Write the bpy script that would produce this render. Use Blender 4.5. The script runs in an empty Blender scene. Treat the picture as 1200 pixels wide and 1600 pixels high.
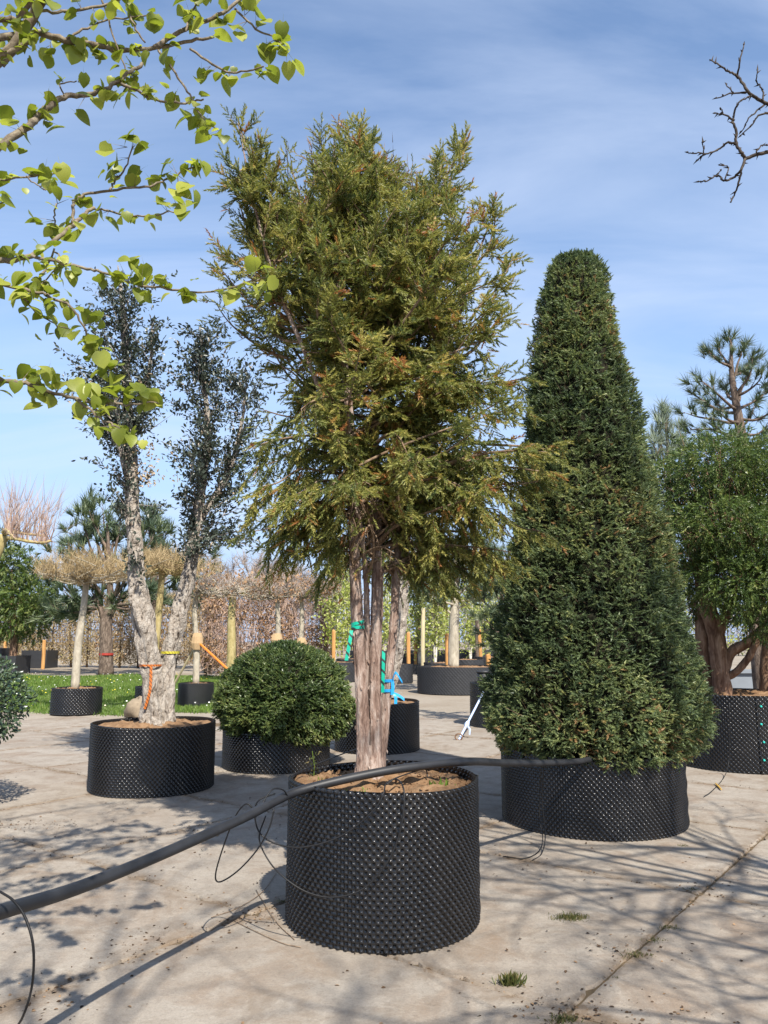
import bpy, math, random
import numpy as np
from mathutils import Vector, Matrix
rng = np.random.default_rng(7); random.seed(7)
PI = math.pi
scene = bpy.context.scene
col = scene.collection

# ------------------------------------------------------------------ camera
PITCH = math.radians(9.46); CAMH = 1.6; FPX = 1200.0
cam = bpy.data.cameras.new('camera'); camo = bpy.data.objects.new('camera', cam); col.objects.link(camo)
camo.location = (0, 0, CAMH); camo.rotation_euler = (PI/2 + PITCH, 0, 0)
cam.sensor_fit = 'VERTICAL'; cam.sensor_height = 36; cam.lens = 27.0
cam.clip_start = 0.05; cam.clip_end = 2000
scene.camera = camo
# ------------------------------------------------------------------ sky, sun
SUN = Vector((0.27, -0.70, 0.80)).normalized()
EL = math.asin(SUN.z); AZ = math.atan2(SUN.x, SUN.y)
w = bpy.data.worlds.new('World'); scene.world = w; w.use_nodes = True
nt = w.node_tree; N = nt.nodes; L = nt.links
N.clear()
out = N.new('ShaderNodeOutputWorld'); bg = N.new('ShaderNodeBackground'); sky = N.new('ShaderNodeTexSky')
sky.sky_type = 'NISHITA'; sky.sun_disc = False; sky.sun_elevation = EL; sky.sun_rotation = AZ
sky.air_density = 1.0; sky.dust_density = 0.5; sky.ozone_density = 1.5; sky.altitude = 50
tc = N.new('ShaderNodeTexCoord')
# thin cirrus: direction projected on a high flat layer, stretched streaks
sep = N.new('ShaderNodeSeparateXYZ'); L.new(tc.outputs['Generated'], sep.inputs[0])
zc = N.new('ShaderNodeMath'); zc.operation = 'MAXIMUM'; L.new(sep.outputs['Z'], zc.inputs[0]); zc.inputs[1].default_value = 0.03
za = N.new('ShaderNodeMath'); za.operation = 'ADD'; L.new(zc.outputs[0], za.inputs[0]); za.inputs[1].default_value = 0.12
dv = N.new('ShaderNodeVectorMath'); dv.operation = 'DIVIDE'; L.new(tc.outputs['Generated'], dv.inputs[0])
cmb = N.new('ShaderNodeCombineXYZ')
for i in range(3): L.new(za.outputs[0], cmb.inputs[i])
L.new(cmb.outputs[0], dv.inputs[1])
mp = N.new('ShaderNodeMapping'); mp.inputs['Rotation'].default_value = (0, 0, 0.5); mp.inputs['Scale'].default_value = (0.55, 1.5, 0.0)
L.new(dv.outputs[0], mp.inputs[0])
nz = N.new('ShaderNodeTexNoise'); nz.inputs['Scale'].default_value = 1.5; nz.inputs['Detail'].default_value = 9; nz.inputs['Roughness'].default_value = 0.55; nz.inputs['Distortion'].default_value = 0.6
L.new(mp.outputs[0], nz.inputs['Vector'])
cr = N.new('ShaderNodeValToRGB'); cr.color_ramp.elements[0].position = 0.38; cr.color_ramp.elements[1].position = 0.82
cr.color_ramp.elements[0].color = (0, 0, 0, 1); cr.color_ramp.elements[1].color = (0.75, 0.75, 0.75, 1)
L.new(nz.outputs['Fac'], cr.inputs[0])
mx = N.new('ShaderNodeMix'); mx.data_type = 'RGBA'
hz = N.new('ShaderNodeMapRange'); hz.interpolation_type = 'SMOOTHSTEP'; hz.inputs['From Min'].default_value = 0.0; hz.inputs['From Max'].default_value = 0.55; hz.inputs['To Min'].default_value = 0.95; hz.inputs['To Max'].default_value = 0.0
L.new(sep.outputs['Z'], hz.inputs['Value'])
hm = N.new('ShaderNodeMix'); hm.data_type = 'RGBA'; L.new(hz.outputs[0], hm.inputs[0]); L.new(sky.outputs[0], hm.inputs[6]); hm.inputs[7].default_value = (1.95, 2.7, 4.1, 1)
L.new(cr.outputs[0], mx.inputs[0]); L.new(hm.outputs[2], mx.inputs[6]); mx.inputs[7].default_value = (3.1, 3.6, 4.6, 1)
L.new(mx.outputs[2], bg.inputs[0]); bg.inputs[1].default_value = 0.133
L.new(bg.outputs[0], out.inputs[0])
sd = bpy.data.lights.new('sun', 'SUN'); sd.energy = 5.0; sd.angle = math.radians(0.53); sd.color = (1.0, 0.94, 0.84)
so = bpy.data.objects.new('sun', sd); col.objects.link(so); so.location = (3, -8, 10)
so.rotation_euler = SUN.to_track_quat('Z', 'Y').to_euler()
vs = scene.view_settings; vs.view_transform = 'Standard'; vs.look = 'None'; vs.exposure = 0.92; vs.gamma = 1.0; vs.use_curve_mapping = False
scene.cycles.max_bounces = 6; scene.cycles.transparent_max_bounces = 8

# ------------------------------------------------------------------ helpers
def ray(px, py):
    x = (px-600)/FPX; z = (800-py)/FPX
    return Vector((x, math.cos(PITCH)-z*math.sin(PITCH), math.sin(PITCH)+z*math.cos(PITCH)))
def P(px, py, Y):
    d = ray(px, py); t = Y/d.y; return Vector((d.x*t, Y, CAMH+d.z*t))
def G(px, py, h=0.0):
    d = ray(px, py); t = (h-CAMH)/d.z; return Vector((d.x*t, d.y*t, h))
def inframe(p, m=0.04):
    v = Vector(p)-Vector((0, 0, CAMH)); f = v.y*math.cos(PITCH)+v.z*math.sin(PITCH)
    if f < 0.1: return False
    u = -v.y*math.sin(PITCH)+v.z*math.cos(PITCH)
    return abs(v.x/f) < 0.5+m and abs(u/f) < 0.667+m
def tag(o, label=None, cat=None, group=None, kind=None):
    if label: o['label'] = label
    if cat: o['category'] = cat
    if group: o['group'] = group
    if kind: o['kind'] = kind
    return o
def empty(name, loc, label=None, cat=None, group=None):
    o = bpy.data.objects.new(name, None); col.objects.link(o); o.location = loc
    o.empty_display_size = 0.1
    return tag(o, label, cat, group)
def rootloc(o):
    v = Vector((0, 0, 0))
    while o is not None:
        v += o.location; o = o.parent
    return v
class MB:
    def __init__(s): s.V = []; s.F = {}; s.A = []; s.n = 0
    def add(s, V, F, a=None):
        V = np.asarray(V, dtype=np.float64).reshape(-1, 3); F = np.asarray(F, dtype=np.int64)
        if len(V) == 0: return
        if F.ndim == 1: F = F.reshape(1, -1)
        s.F.setdefault(F.shape[1], []).append(F+s.n)
        s.V.append(V); s.n += len(V)
        if a is None: a = rng.random()
        s.A.append(np.broadcast_to(np.asarray(a, dtype=np.float64), (len(V),)))
        return s
    def addF(s, F):   # further faces over the vertices of the last add
        F = np.asarray(F, dtype=np.int64); s.F.setdefault(F.shape[1], []).append(F+s.n-len(s.V[-1]))
    def mesh(s, name, mat, off=(0, 0, 0), smooth=False):
        V = np.concatenate(s.V)-np.array(off); me = bpy.data.meshes.new(name)
        me.vertices.add(len(V)); me.vertices.foreach_set('co', V.astype(np.float32).ravel())
        li = []; ls = []; st = 0
        for k, fl in s.F.items():
            f = np.concatenate(fl); li.append(f.ravel()); ls.append(st+np.arange(len(f))*k); st += f.size
        li = np.concatenate(li).astype(np.int32); ls = np.concatenate(ls).astype(np.int32)
        me.loops.add(len(li)); me.loops.foreach_set('vertex_index', li)
        me.polygons.add(len(ls)); me.polygons.foreach_set('loop_start', ls)
        me.polygons.foreach_set('use_smooth', np.full(len(ls), smooth))
        at = me.attributes.new('rnd', 'FLOAT', 'POINT'); at.data.foreach_set('value', np.concatenate(s.A).astype(np.float32))
        me.update(calc_edges=True); me.validate()
        if mat: me.materials.append(mat)
        return me
    def build(s, name, mat, parent=None, smooth=False, loc=None):
        off = rootloc(parent) if parent else Vector(loc or (0, 0, 0))
        o = bpy.data.objects.new(name, s.mesh(name, mat, off, smooth)); col.objects.link(o)
        if parent: o.parent = parent
        elif loc: o.location = loc
        return o
def nrm(a): return a/np.maximum(np.linalg.norm(a, axis=-1, keepdims=True), 1e-9)
def smoothpath(pts, rad, k=4):
    """Catmull-Rom through points; returns denser arrays."""
    p = np.array([tuple(q) for q in pts], float); r = np.array(rad, float)
    if len(p) < 3:
        t = np.linspace(0, 1, k+1)[:, None]; return p[0]+(p[-1]-p[0])*t, r[0]+(r[-1]-r[0])*t[:, 0]
    q = np.vstack([2*p[0]-p[1], p, 2*p[-1]-p[-2]]); o = []; ro = []
    for i in range(1, len(q)-2):
        for t in np.linspace(0, 1, k, endpoint=False):
            a, b, c, d = q[i-1], q[i], q[i+1], q[i+2]
            o.append(0.5*((2*b)+(-a+c)*t+(2*a-5*b+4*c-d)*t*t+(-a+3*b-3*c+d)*t**3)); ro.append(r[i-1]+(r[i]-r[i-1])*t)
    o.append(p[-1]); ro.append(r[-1]); return np.array(o), np.array(ro)
def tube(mb, pts, rad, n=6, a=None, cap=True, lump=0.0, seed=0, ridge=0.0):
    p = np.asarray([tuple(q) for q in pts], float); m = len(p)
    r = np.broadcast_to(np.asarray(rad, float), (m,))
    t = nrm(np.gradient(p, axis=0)); ref = np.array([0.31, 0.87, 0.39]) if abs(t[0][2]) > 0.7 else np.array([0, 0, 1.0])
    u = np.zeros((m, 3)); x = ref
    for i in range(m):
        x = x-t[i]*np.dot(x, t[i]); x = x/max(np.linalg.norm(x), 1e-9); u[i] = x
    v = np.cross(t, u); th = np.arange(n)*2*PI/n
    rr = np.repeat(r[:, None], n, 1)
    if lump:
        zz = np.arange(m)[:, None]
        rr = rr*(1+lump*(np.sin(3*th+seed+zz*0.31)*0.5+np.sin(5*th-seed*2+zz*0.17)*0.35+np.sin(2*th+zz*0.9+seed)*0.25+(rng.random((m, n))-0.5)*0.5))
    if ridge:
        zz = np.arange(m)[:, None]
        rr = rr*(1+ridge*(np.abs(np.sin(4.5*th+seed+.5*np.sin(zz*.13+seed)))+.7*np.abs(np.sin(7*th-seed+.8*np.sin(zz*.21+2*seed)))+.5*np.abs(np.sin(11*th+.9*np.sin(zz*.33)))-1.3))
    V = p[:, None]+rr[..., None]*(np.cos(th)[None, :, None]*u[:, None]+np.sin(th)[None, :, None]*v[:, None])
    i = np.arange(m-1)[:, None]*n; j = np.arange(n)[None]; j2 = (j+1) % n
    F = np.stack([i+j, i+j2, i+n+j2, i+n+j], -1).reshape(-1, 4)
    mb.add(V.reshape(-1, 3), F, a)
    if cap and n > 2: mb.addF(np.array([list(range(n))[::-1]])); mb.addF(np.array([[(m-1)*n+k for k in range(n)]]))
def twigs(mb, P0, P1, r0, a=None):
    """many thin tapering three-sided twigs at once"""
    P0 = np.asarray(P0, float); P1 = np.asarray(P1, float); n = len(P0)
    if n == 0: return
    d = nrm(P1-P0); ref = np.where(np.abs(d[:, 2:3]) > 0.8, np.array([[1.0, 0, 0]]), np.array([[0, 0, 1.0]]))
    u = nrm(np.cross(d, ref)); v = np.cross(d, u); r0 = np.broadcast_to(np.asarray(r0, float), (n,))[:, None]
    V = np.stack([P0+u*r0, P0+(-0.5*u+0.866*v)*r0, P0+(-0.5*u-0.866*v)*r0, P1], 1).reshape(-1, 3)
    b = np.arange(n)[:, None]*4
    F = np.concatenate([b+np.array([[0, 1, 3]]), b+np.array([[1, 2, 3]]), b+np.array([[2, 0, 3]])])
    mb.add(V, F, np.repeat(rng.random(n), 4) if a is None else a)
def scatter(mb, tV, tF, pos, axis, normal, scale, a=None):
    """place copies of a small template: its +Z along axis, its +Y towards normal"""
    pos = np.asarray(pos, float); n = len(pos)
    if n == 0: return
    z = nrm(np.asarray(axis, float)); x = np.cross(np.asarray(normal, float), z); bad = np.linalg.norm(x, axis=1) < 1e-4
    x[bad] = np.array([1, 0.2, 0.1]); x = nrm(x); y = np.cross(z, x)
    s = np.broadcast_to(np.asarray(scale, float), (n,))[:, None, None]
    V = pos[:, None]+s*(tV[None, :, 0:1]*x[:, None]+tV[None, :, 1:2]*y[:, None]+tV[None, :, 2:3]*z[:, None])
    F = (np.arange(n)[:, None, None]*len(tV)+np.asarray(tF)[None]).reshape(-1, np.asarray(tF).shape[1])
    a = rng.random(n) if a is None else np.broadcast_to(np.asarray(a, float), (n,))
    mb.add(V.reshape(-1, 3), F, np.repeat(a, len(tV)))
def rdir(n): return nrm(rng.normal(size=(n, 3)))

# foliage templates (unit length along z)
def sprig_template(npairs=8, nl=0.26, nw=0.06, ang=55, droop=0.05, vee=0.12):
    V = []; F = []
    for i in range(npairs):
        z = 0.08+0.86*i/(npairs-1); l = nl*(1.0-0.45*abs(i/(npairs-1)-0.35))
        for s in (-1, 1):
            a = math.radians(ang-18*i/(npairs-1)+random.uniform(-8, 8)); dx = math.sin(a)*l*s; dz = math.cos(a)*l
            y = vee*l*random.uniform(-0.6, 1.8); b = len(V)
            V += [(0, 0, z-nw/2), (0, 0, z+nw/2), (dx*0.6-dz*nw*s, y*0.8, z+dz*0.6+0.5*nw), (dx, y-droop*l, z+dz)]
            F += [(b, b+2, b+1), (b, b+3, b+2)]
    b = len(V); V += [(-0.012, -0.01, -0.15), (0.012, -0.01, -0.15), (0, 0, 1.0)]; F.append((b, b+1, b+2))
    b = len(V); V += [(-nw*0.6, 0.02, 0.9), (nw*0.6, 0.02, 0.9), (0, 0.0, 1.16)]; F.append((b, b+1, b+2))
    return np.array(V), np.array(F)
def sprig_simple(npairs=6, nl=0.3, nw=0.10, ang=55):
    V = []; F = []
    for i in range(npairs):
        z = 0.05+0.85*i/(npairs-1); l = nl*(1.0-0.4*abs(i/(npairs-1)-0.35))
        for s in (-1, 1):
            a = math.radians(ang-20*i/(npairs-1)+random.uniform(-10, 10)); b = len(V)
            V += [(0, 0, z-nw/2), (0, 0.02, z+nw/2), (math.sin(a)*l*s, random.uniform(-0.05, 0.09), z+math.cos(a)*l)]; F.append((b, b+1, b+2))
    b = len(V); V += [(-0.015, 0, -0.2), (0.015, 0, -0.2), (0, 0, 1.0)]; F.append((b, b+1, b+2))
    b = len(V); V += [(-nw*0.5, 0.02, 0.85), (nw*0.5, 0.02, 0.85), (0, 0, 1.18)]; F.append((b, b+1, b+2))
    return np.array(V), np.array(F)
def leaf_simple(wd=0.5):
    V = np.array([(0, 0, 0), (-wd*0.42, 0.10, 0.38), (wd*0.42, 0.10, 0.38), (-wd*0.32, 0.10, 0.72), (wd*0.32, 0.10, 0.72), (0, -0.04, 1.0), (0, 0.0, 0.45)])
    F = np.array([(0, 6, 1), (0, 2, 6), (1, 6, 3), (6, 2, 4), (3, 6, 5), (6, 4, 5)]); return V, F
def leaf_quad(wd=0.55):
    return np.array([(0, 0, 0), (-wd/2, 0.12, 0.5), (wd/2, 0.12, 0.5), (0, 0, 1.0)]), np.array([(0, 3, 1), (0, 2, 3)])
def tuft_template(n=26, wd=0.03, spread=1.0):
    V = []; F = []
    for i in range(n):
        th = random.uniform(0, 2*PI); ph = random.uniform(0.15, 1.15)*spread; b = len(V); l = random.uniform(0.75, 1.05)
        d = Vector((math.sin(ph)*math.cos(th), math.sin(ph)*math.sin(th), math.cos(ph))); s = Vector((-math.sin(th), math.cos(th), 0))*wd
        o = Vector((0, 0, random.uniform(-0.25, 0.12)))
        V += [tuple(o-s), tuple(o+s), tuple(o+d*l)]; F.append((b, b+1, b+2))
    return np.array(V), np.array(F)
def bushy_template(n=13, nl=0.42, nw=0.22):
    V = []; F = []
    for i in range(n):
        z = 0.02+0.92*i/(n-1); a = i*2.4+random.uniform(-.4, .4); l = nl*random.uniform(.75, 1.15); t = math.radians(random.uniform(38, 66)-22*i/(n-1)); b = len(V)
        d = Vector((math.cos(a)*math.sin(t), math.sin(a)*math.sin(t)*.6, math.cos(t)))*l; w_ = Vector((-math.sin(a)*.8, math.cos(a)*.5, .25))*nw*.5
        o = Vector((0, 0, z)); V += [tuple(o-w_), tuple(o+w_), tuple(o+d)]; F.append((b, b+1, b+2))
    b = len(V); V += [(-0.02, -0.01, -0.2), (0.02, -0.01, -0.2), (0, 0, 1.0)]; F.append((b, b+1, b+2))
    return np.array(V), np.array(F)
SPRIG = [bushy_template() for _ in range(3)]
SPRIGS = [sprig_simple(5, .40, .24) for _ in range(3)]
SPRIGT = [bushy_template(11, .5, .3) for _ in range(3)]
LEAF = leaf_simple(); LEAFQ = leaf_quad(); TUFT = [tuft_template() for _ in range(2)]; TUFTF = [tuft_template(18, 0.045) for _ in range(2)]

# ------------------------------------------------------------------ materials
def mat(name):
    m = bpy.data.materials.new(name); m.use_nodes = True; t = m.node_tree; b = t.nodes['Principled BSDF']; return m, t, b
def node(t, ty, **kw):
    n = t.nodes.new(ty)
    for k, v in kw.items():
        if hasattr(n, k): setattr(n, k, v)
        else: n.inputs[k].default_value = v
    return n
def ramp(t, src, stops, interp='LINEAR'):
    r = t.nodes.new('ShaderNodeValToRGB'); e = r.color_ramp.elements; r.color_ramp.interpolation = interp
    while len(e) < len(stops): e.new(0.5)
    for i, (p, c) in enumerate(stops): e[i].position = p; e[i].color = (*c, 1) if len(c) == 3 else c
    t.links.new(src, r.inputs[0]); return r.outputs[0]
def noise(t, scale, detail=5, rough=0.55, vec=None, dist=0.0):
    n = node(t, 'ShaderNodeTexNoise', Scale=scale, Detail=detail, Roughness=rough, Distortion=dist)
    if vec is not None: t.links.new(vec, n.inputs['Vector'])
    return n.outputs['Fac']
def mixc(t, fac, a, b, blend='MIX'):
    m = t.nodes.new('ShaderNodeMix'); m.data_type = 'RGBA'; m.blend_type = blend
    if isinstance(fac, (int, float)): m.inputs[0].default_value = fac
    else: t.links.new(fac, m.inputs[0])
    for i, c in ((6, a), (7, b)):
        if isinstance(c, tuple): m.inputs[i].default_value = (*c, 1) if len(c) == 3 else c
        else: t.links.new(c, m.inputs[i])
    return m.outputs[2]
def math_(t, op, a, b=None):
    m = t.nodes.new('ShaderNodeMath'); m.operation = op
    for i, c in enumerate((a, b)):
        if c is None: continue
        if isinstance(c, (int, float)): m.inputs[i].default_value = c
        else: t.links.new(c, m.inputs[i])
    return m.outputs[0]
def bump(t, b, h, strength=0.5, dist=0.01):
    n = node(t, 'ShaderNodeBump'); n.inputs['Strength'].default_value = strength; n.inputs['Distance'].default_value = dist
    t.links.new(h, n.inputs['Height']); t.links.new(n.outputs[0], b.inputs['Normal'])
def objcoord(t, scale=(1, 1, 1)):
    c = t.nodes.new('ShaderNodeTexCoord'); m = node(t, 'ShaderNodeMapping'); m.inputs['Scale'].default_value = scale
    t.links.new(c.outputs['Object'], m.inputs[0]); return m.outputs[0]
def worldcoord(t, scale=(1, 1, 1)):
    c = t.nodes.new('ShaderNodeNewGeometry'); m = node(t, 'ShaderNodeMapping'); m.inputs['Scale'].default_value = scale
    t.links.new(c.outputs['Position'], m.inputs[0]); return m.outputs[0]
def leafmat(name, stops, trans=0.25, rough=0.5, spec=0.3, tcol=1.6):
    m, t, b = mat(name); a = node(t, 'ShaderNodeAttribute', attribute_name='rnd')
    c = ramp(t, a.outputs['Fac'], stops); t.links.new(c, b.inputs['Base Color'])
    b.inputs['Roughness'].default_value = rough; b.inputs['Specular IOR Level'].default_value = spec
    if trans:
        tr = t.nodes.new('ShaderNodeBsdfTranslucent'); tc_ = mixc(t, 1.0, c, (tcol, tcol*1.05, tcol*0.7), 'MULTIPLY'); t.links.new(tc_, tr.inputs[0])
        ms = t.nodes.new('ShaderNodeMixShader'); ms.inputs[0].default_value = trans
        t.links.new(b.outputs[0], ms.inputs[1]); t.links.new(tr.outputs[0], ms.inputs[2])
        t.links.new(ms.outputs[0], t.nodes['Material Output'].inputs[0])
    return m
def barkmat(name, c1, c2, c3, scale=(14, 14, 3), bs=0.6, bd=0.015, th=(0.36, 0.5, 0.64)):
    m, t, b = mat(name); v = objcoord(t, scale); n = noise(t, 1.0, 8, 0.65, v, 0.6)
    n2 = noise(t, 3.1, 6, 0.6, v)
    c = ramp(t, n, [(th[0], c1), (th[1], c2), (th[2], c3)])
    t.links.new(mixc(t, math_(t, 'MULTIPLY', n2, 0.55), c, c1), b.inputs['Base Color']); b.inputs['Roughness'].default_value = 0.9
    b.inputs['Specular IOR Level'].default_value = 0.15
    bump(t, b, math_(t, 'ADD', n, math_(t, 'MULTIPLY', n2, 0.5)), bs, bd); return m
def plain(name, c, rough=0.6, var=0.25, scale=20, spec=0.3):
    m, t, b = mat(name); n = noise(t, scale, 5, 0.6, objcoord(t))
    t.links.new(mixc(t, n, tuple(x*(1-var) for x in c), tuple(min(1, x*(1+var)) for x in c)), b.inputs['Base Color'])
    b.inputs['Roughness'].default_value = rough; b.inputs['Specular IOR Level'].default_value = spec; return m

# concrete slabs
def concrete(name):
    m, t, b = mat(name); v = worldcoord(t); oi = t.nodes.new('ShaderNodeObjectInfo')
    n1 = noise(t, 0.55, 6, 0.6, v, 0.4); n2 = noise(t, 4.5, 8, 0.65, v); n3 = noise(t, 90, 4, 0.7, v); n4 = noise(t, 1.3, 7, 0.68, v, 1.2)
    base = ramp(t, n1, [(0.3, (0.245, 0.205, 0.165)), (0.5, (0.30, 0.262, 0.217)), (0.72, (0.345, 0.31, 0.265))])
    base = mixc(t, math_(t, 'MULTIPLY', oi.outputs['Random'], 0.25), base, (0.25, 0.23, 0.20))
    base = mixc(t, ramp(t, n2, [(0.42, (0, 0, 0)), (0.66, (0.5, 0.5, 0.5))]), base, (0.19, 0.15, 0.115))
    base = mixc(t, ramp(t, n4, [(0.50, (0, 0, 0)), (0.68, (0.75, 0.75, 0.75))]), base, (0.20, 0.14, 0.095))      # brown soil stains
    base = mixc(t, ramp(t, n3, [(0.45, (0, 0, 0)), (0.75, (0.5, 0.5, 0.5))]), base, (0.14, 0.125, 0.11))
    vo = node(t, 'ShaderNodeTexVoronoi', Scale=55.0); t.links.new(v, vo.inputs['Vector'])
    base = mixc(t, ramp(t, vo.outputs['Distance'], [(0.06, (0.5, 0.5, 0.5)), (0.16, (0, 0, 0))]), base, (0.36, 0.33, 0.29))
    oc = t.nodes.new('ShaderNodeTexCoord'); sx = t.nodes.new('ShaderNodeSeparateXYZ'); t.links.new(oc.outputs['Object'], sx.inputs[0])
    edge = math_(t, 'MAXIMUM', math_(t, 'ABSOLUTE', sx.outputs['X']), math_(t, 'ABSOLUTE', sx.outputs['Y']))
    edge = math_(t, 'ADD', edge, math_(t, 'MULTIPLY', math_(t, 'SUBTRACT', noise(t, 3.5, 8, 0.7, v, 0.6), 0.5), 0.55))      # earth washed along the joints
    base = mixc(t, ramp(t, edge, [(0.90, (0, 0, 0)), (1.02, (0.55, 0.55, 0.55)), (1.12, (0.85, 0.85, 0.85))]), base, (0.155, 0.112, 0.075))
    n5 = noise(t, 2.6, 9, 0.72, v, 0.8); base = mixc(t, ramp(t, n5, [(0.52, (0, 0, 0)), (0.62, (0.45, 0.45, 0.45)), (0.75, (0.7, 0.7, 0.7))]), base, (0.165, 0.125, 0.09))
    n6 = noise(t, 26, 6, 0.75, v); base = mixc(t, ramp(t, n6, [(0.5, (0, 0, 0)), (0.72, (0.55, 0.55, 0.55))]), base, (0.15, 0.125, 0.10))
    n7 = noise(t, 14, 7, 0.75, v, 0.5); base = mixc(t, ramp(t, n7, [(0.55, (0, 0, 0)), (0.75, (0.45, 0.45, 0.45))]), base, (0.40, 0.36, 0.31))
    t.links.new(base, b.inputs['Base Color']); b.inputs['Roughness'].default_value = 0.92; b.inputs['Specular IOR Level'].default_value = 0.15
    bump(t, b, math_(t, 'ADD', math_(t, 'ADD', n3, math_(t, 'MULTIPLY', n6, 1.2)), math_(t, 'MULTIPLY', n2, 1.5)), 0.5, 0.008); return m
M = {}
M['concrete'] = concrete('weathered_concrete')
def groundmat():
    m, t, b = mat('packed_earth'); v = worldcoord(t)
    n1 = noise(t, 0.22, 7, 0.62, v); n2 = noise(t, 9, 8, 0.7, v)
    c = ramp(t, n1, [(0.3, (0.19, 0.15, 0.11)), (0.5, (0.26, 0.225, 0.18)), (0.7, (0.30, 0.265, 0.22))])
    t.links.new(mixc(t, ramp(t, n2, [(0.45, (0, 0, 0)), (0.7, (0.5, 0.5, 0.5))]), c, (0.18, 0.14, 0.10)), b.inputs['Base Color'])
    b.inputs['Roughness'].default_value = 0.95; b.inputs['Specular IOR Level'].default_value = 0.1; bump(t, b, n2, 0.5, 0.02); return m
M['ground'] = groundmat()
def plastic():
    m, t, b = mat('black_plastic'); v = worldcoord(t); n = noise(t, 3.0, 6, 0.6, v); n2 = noise(t, 40, 4, 0.6, v)
    dust = ramp(t, n, [(0.45, (0, 0, 0)), (0.75, (0.16, 0.16, 0.16))])
    t.links.new(mixc(t, dust, (0.009, 0.009, 0.010), (0.07, 0.064, 0.058)), b.inputs['Base Color'])
    t.links.new(math_(t, 'ADD', 0.12, math_(t, 'MULTIPLY', n2, 0.2)), b.inputs['Roughness']); b.inputs['Specular IOR Level'].default_value = 0.6
    return m
M['plastic'] = plastic()
M['plastic_far'] = plain('dark_grey_plastic', (0.028, 0.029, 0.032), 0.45, 0.35, 6)
M['pipe'] = plain('black_pipe', (0.02, 0.021, 0.024), 0.5, 0.45, 14, 0.35)
M['tube'] = plain('thin_black_tube', (0.012, 0.012, 0.013), 0.5, 0.3, 14, 0.3)
def soilmat():
    m, t, b = mat('dry_soil'); v = objcoord(t); n = noise(t, 9, 8, 0.7, v); n2 = noise(t, 60, 5, 0.7, v)
    c = ramp(t, n, [(0.3, (0.13, 0.072, 0.038)), (0.5, (0.25, 0.152, 0.085)), (0.68, (0.36, 0.24, 0.145))])
    t.links.new(mixc(t, math_(t, 'MULTIPLY', n2, 0.6), c, (0.15, 0.09, 0.05)), b.inputs['Base Color']); b.inputs['Roughness'].default_value = 1
    b.inputs['Specular IOR Level'].default_value = 0.05; bump(t, b, n2, 0.8, 0.015); return m
M['soil'] = soilmat()
M['yewbark'] = barkmat('yew_bark', (0.085, 0.05, 0.038), (0.29, 0.205, 0.165), (0.46, 0.38, 0.33), (26, 26, 6), 1.0, 0.02, (0.32, 0.47, 0.62))
M['corkbark'] = barkmat('cork_bark', (0.05, 0.037, 0.028), (0.38, 0.325, 0.27), (0.53, 0.48, 0.42), (17, 17, 9), 1.0, 0.05, (0.36, 0.43, 0.6))
M['limebark'] = barkmat('lime_bark', (0.11, 0.085, 0.06), (0.20, 0.165, 0.12), (0.30, 0.26, 0.19), (40, 40, 40), 0.4, 0.004)
M['darkbark'] = barkmat('dark_twig_bark', (0.03, 0.024, 0.02), (0.06, 0.048, 0.04), (0.12, 0.10, 0.08), (40, 40, 40), 0.4, 0.004)
M['twig'] = barkmat('yew_twig', (0.10, 0.065, 0.04), (0.21, 0.145, 0.095), (0.33, 0.25, 0.18), (30, 30, 12), 0.4, 0.004)
M['greybark'] = barkmat('smooth_grey_bark', (0.24, 0.21, 0.16), (0.37, 0.33, 0.26), (0.48, 0.44, 0.35), (10, 10, 4), 0.4, 0.01)
M['yellowbark'] = barkmat('yellow_green_bark', (0.22, 0.18, 0.08), (0.36, 0.29, 0.13), (0.44, 0.37, 0.2), (10, 10, 4), 0.4, 0.01)
M['pinebark'] = barkmat('pine_bark', (0.06, 0.045, 0.036), (0.15, 0.11, 0.085), (0.27, 0.21, 0.17), (14, 14, 5), 0.9, 0.03)
M['brownbark'] = barkmat('reddish_brown_bark', (0.09, 0.05, 0.032), (0.21, 0.13, 0.085), (0.37, 0.26, 0.18), (14, 14, 4), 0.8, 0.02)
M['whitebark'] = barkmat('birch_bark', (0.30, 0.28, 0.24), (0.58, 0.55, 0.49), (0.72, 0.70, 0.64), (9, 9, 14), 0.3, 0.01)
M['rooftwig'] = leafmat('bare_tan_twigs', [(0, (0.17, 0.12, 0.06)), (0.5, (0.29, 0.215, 0.115)), (1, (0.40, 0.31, 0.18))], 0, 0.8, 0.1)
M['redtwig'] = leafmat('bare_reddish_twigs', [(0, (0.18, 0.12, 0.10)), (0.5, (0.29, 0.2, 0.16)), (1, (0.40, 0.29, 0.22))], 0, 0.8, 0.1)
M['greytwig'] = leafmat('bare_grey_twigs', [(0, (0.15, 0.12, 0.105)), (0.5, (0.24, 0.2, 0.175)), (1, (0.33, 0.28, 0.25))], 0, 0.8, 0.1)
M['yew'] = leafmat('yew_needles', [(0, (0.06, 0.085, 0.03)), (0.30, (0.15, 0.17, 0.05)), (0.62, (0.26, 0.25, 0.072)), (0.84, (0.38, 0.33, 0.105)), (0.90, (0.36, 0.21, 0.075)), (1, (0.30, 0.13, 0.05))], 0.3, 0.5, 0.35)
M['topiary'] = leafmat('clipped_yew_needles', [(0, (0.04, 0.062, 0.034)), (0.4, (0.105, 0.145, 0.064)), (0.8, (0.19, 0.22, 0.088)), (0.95, (0.27, 0.275, 0.105)), (1, (0.26, 0.16, 0.075))], 0.22, 0.5, 0.35)
M['dome'] = leafmat('clipped_dome_needles', [(0, (0.03, 0.055, 0.02)), (0.4, (0.085, 0.125, 0.04)), (0.8, (0.16, 0.195, 0.06)), (1, (0.25, 0.255, 0.09))], 0.2, 0.4, 0.45)
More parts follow.
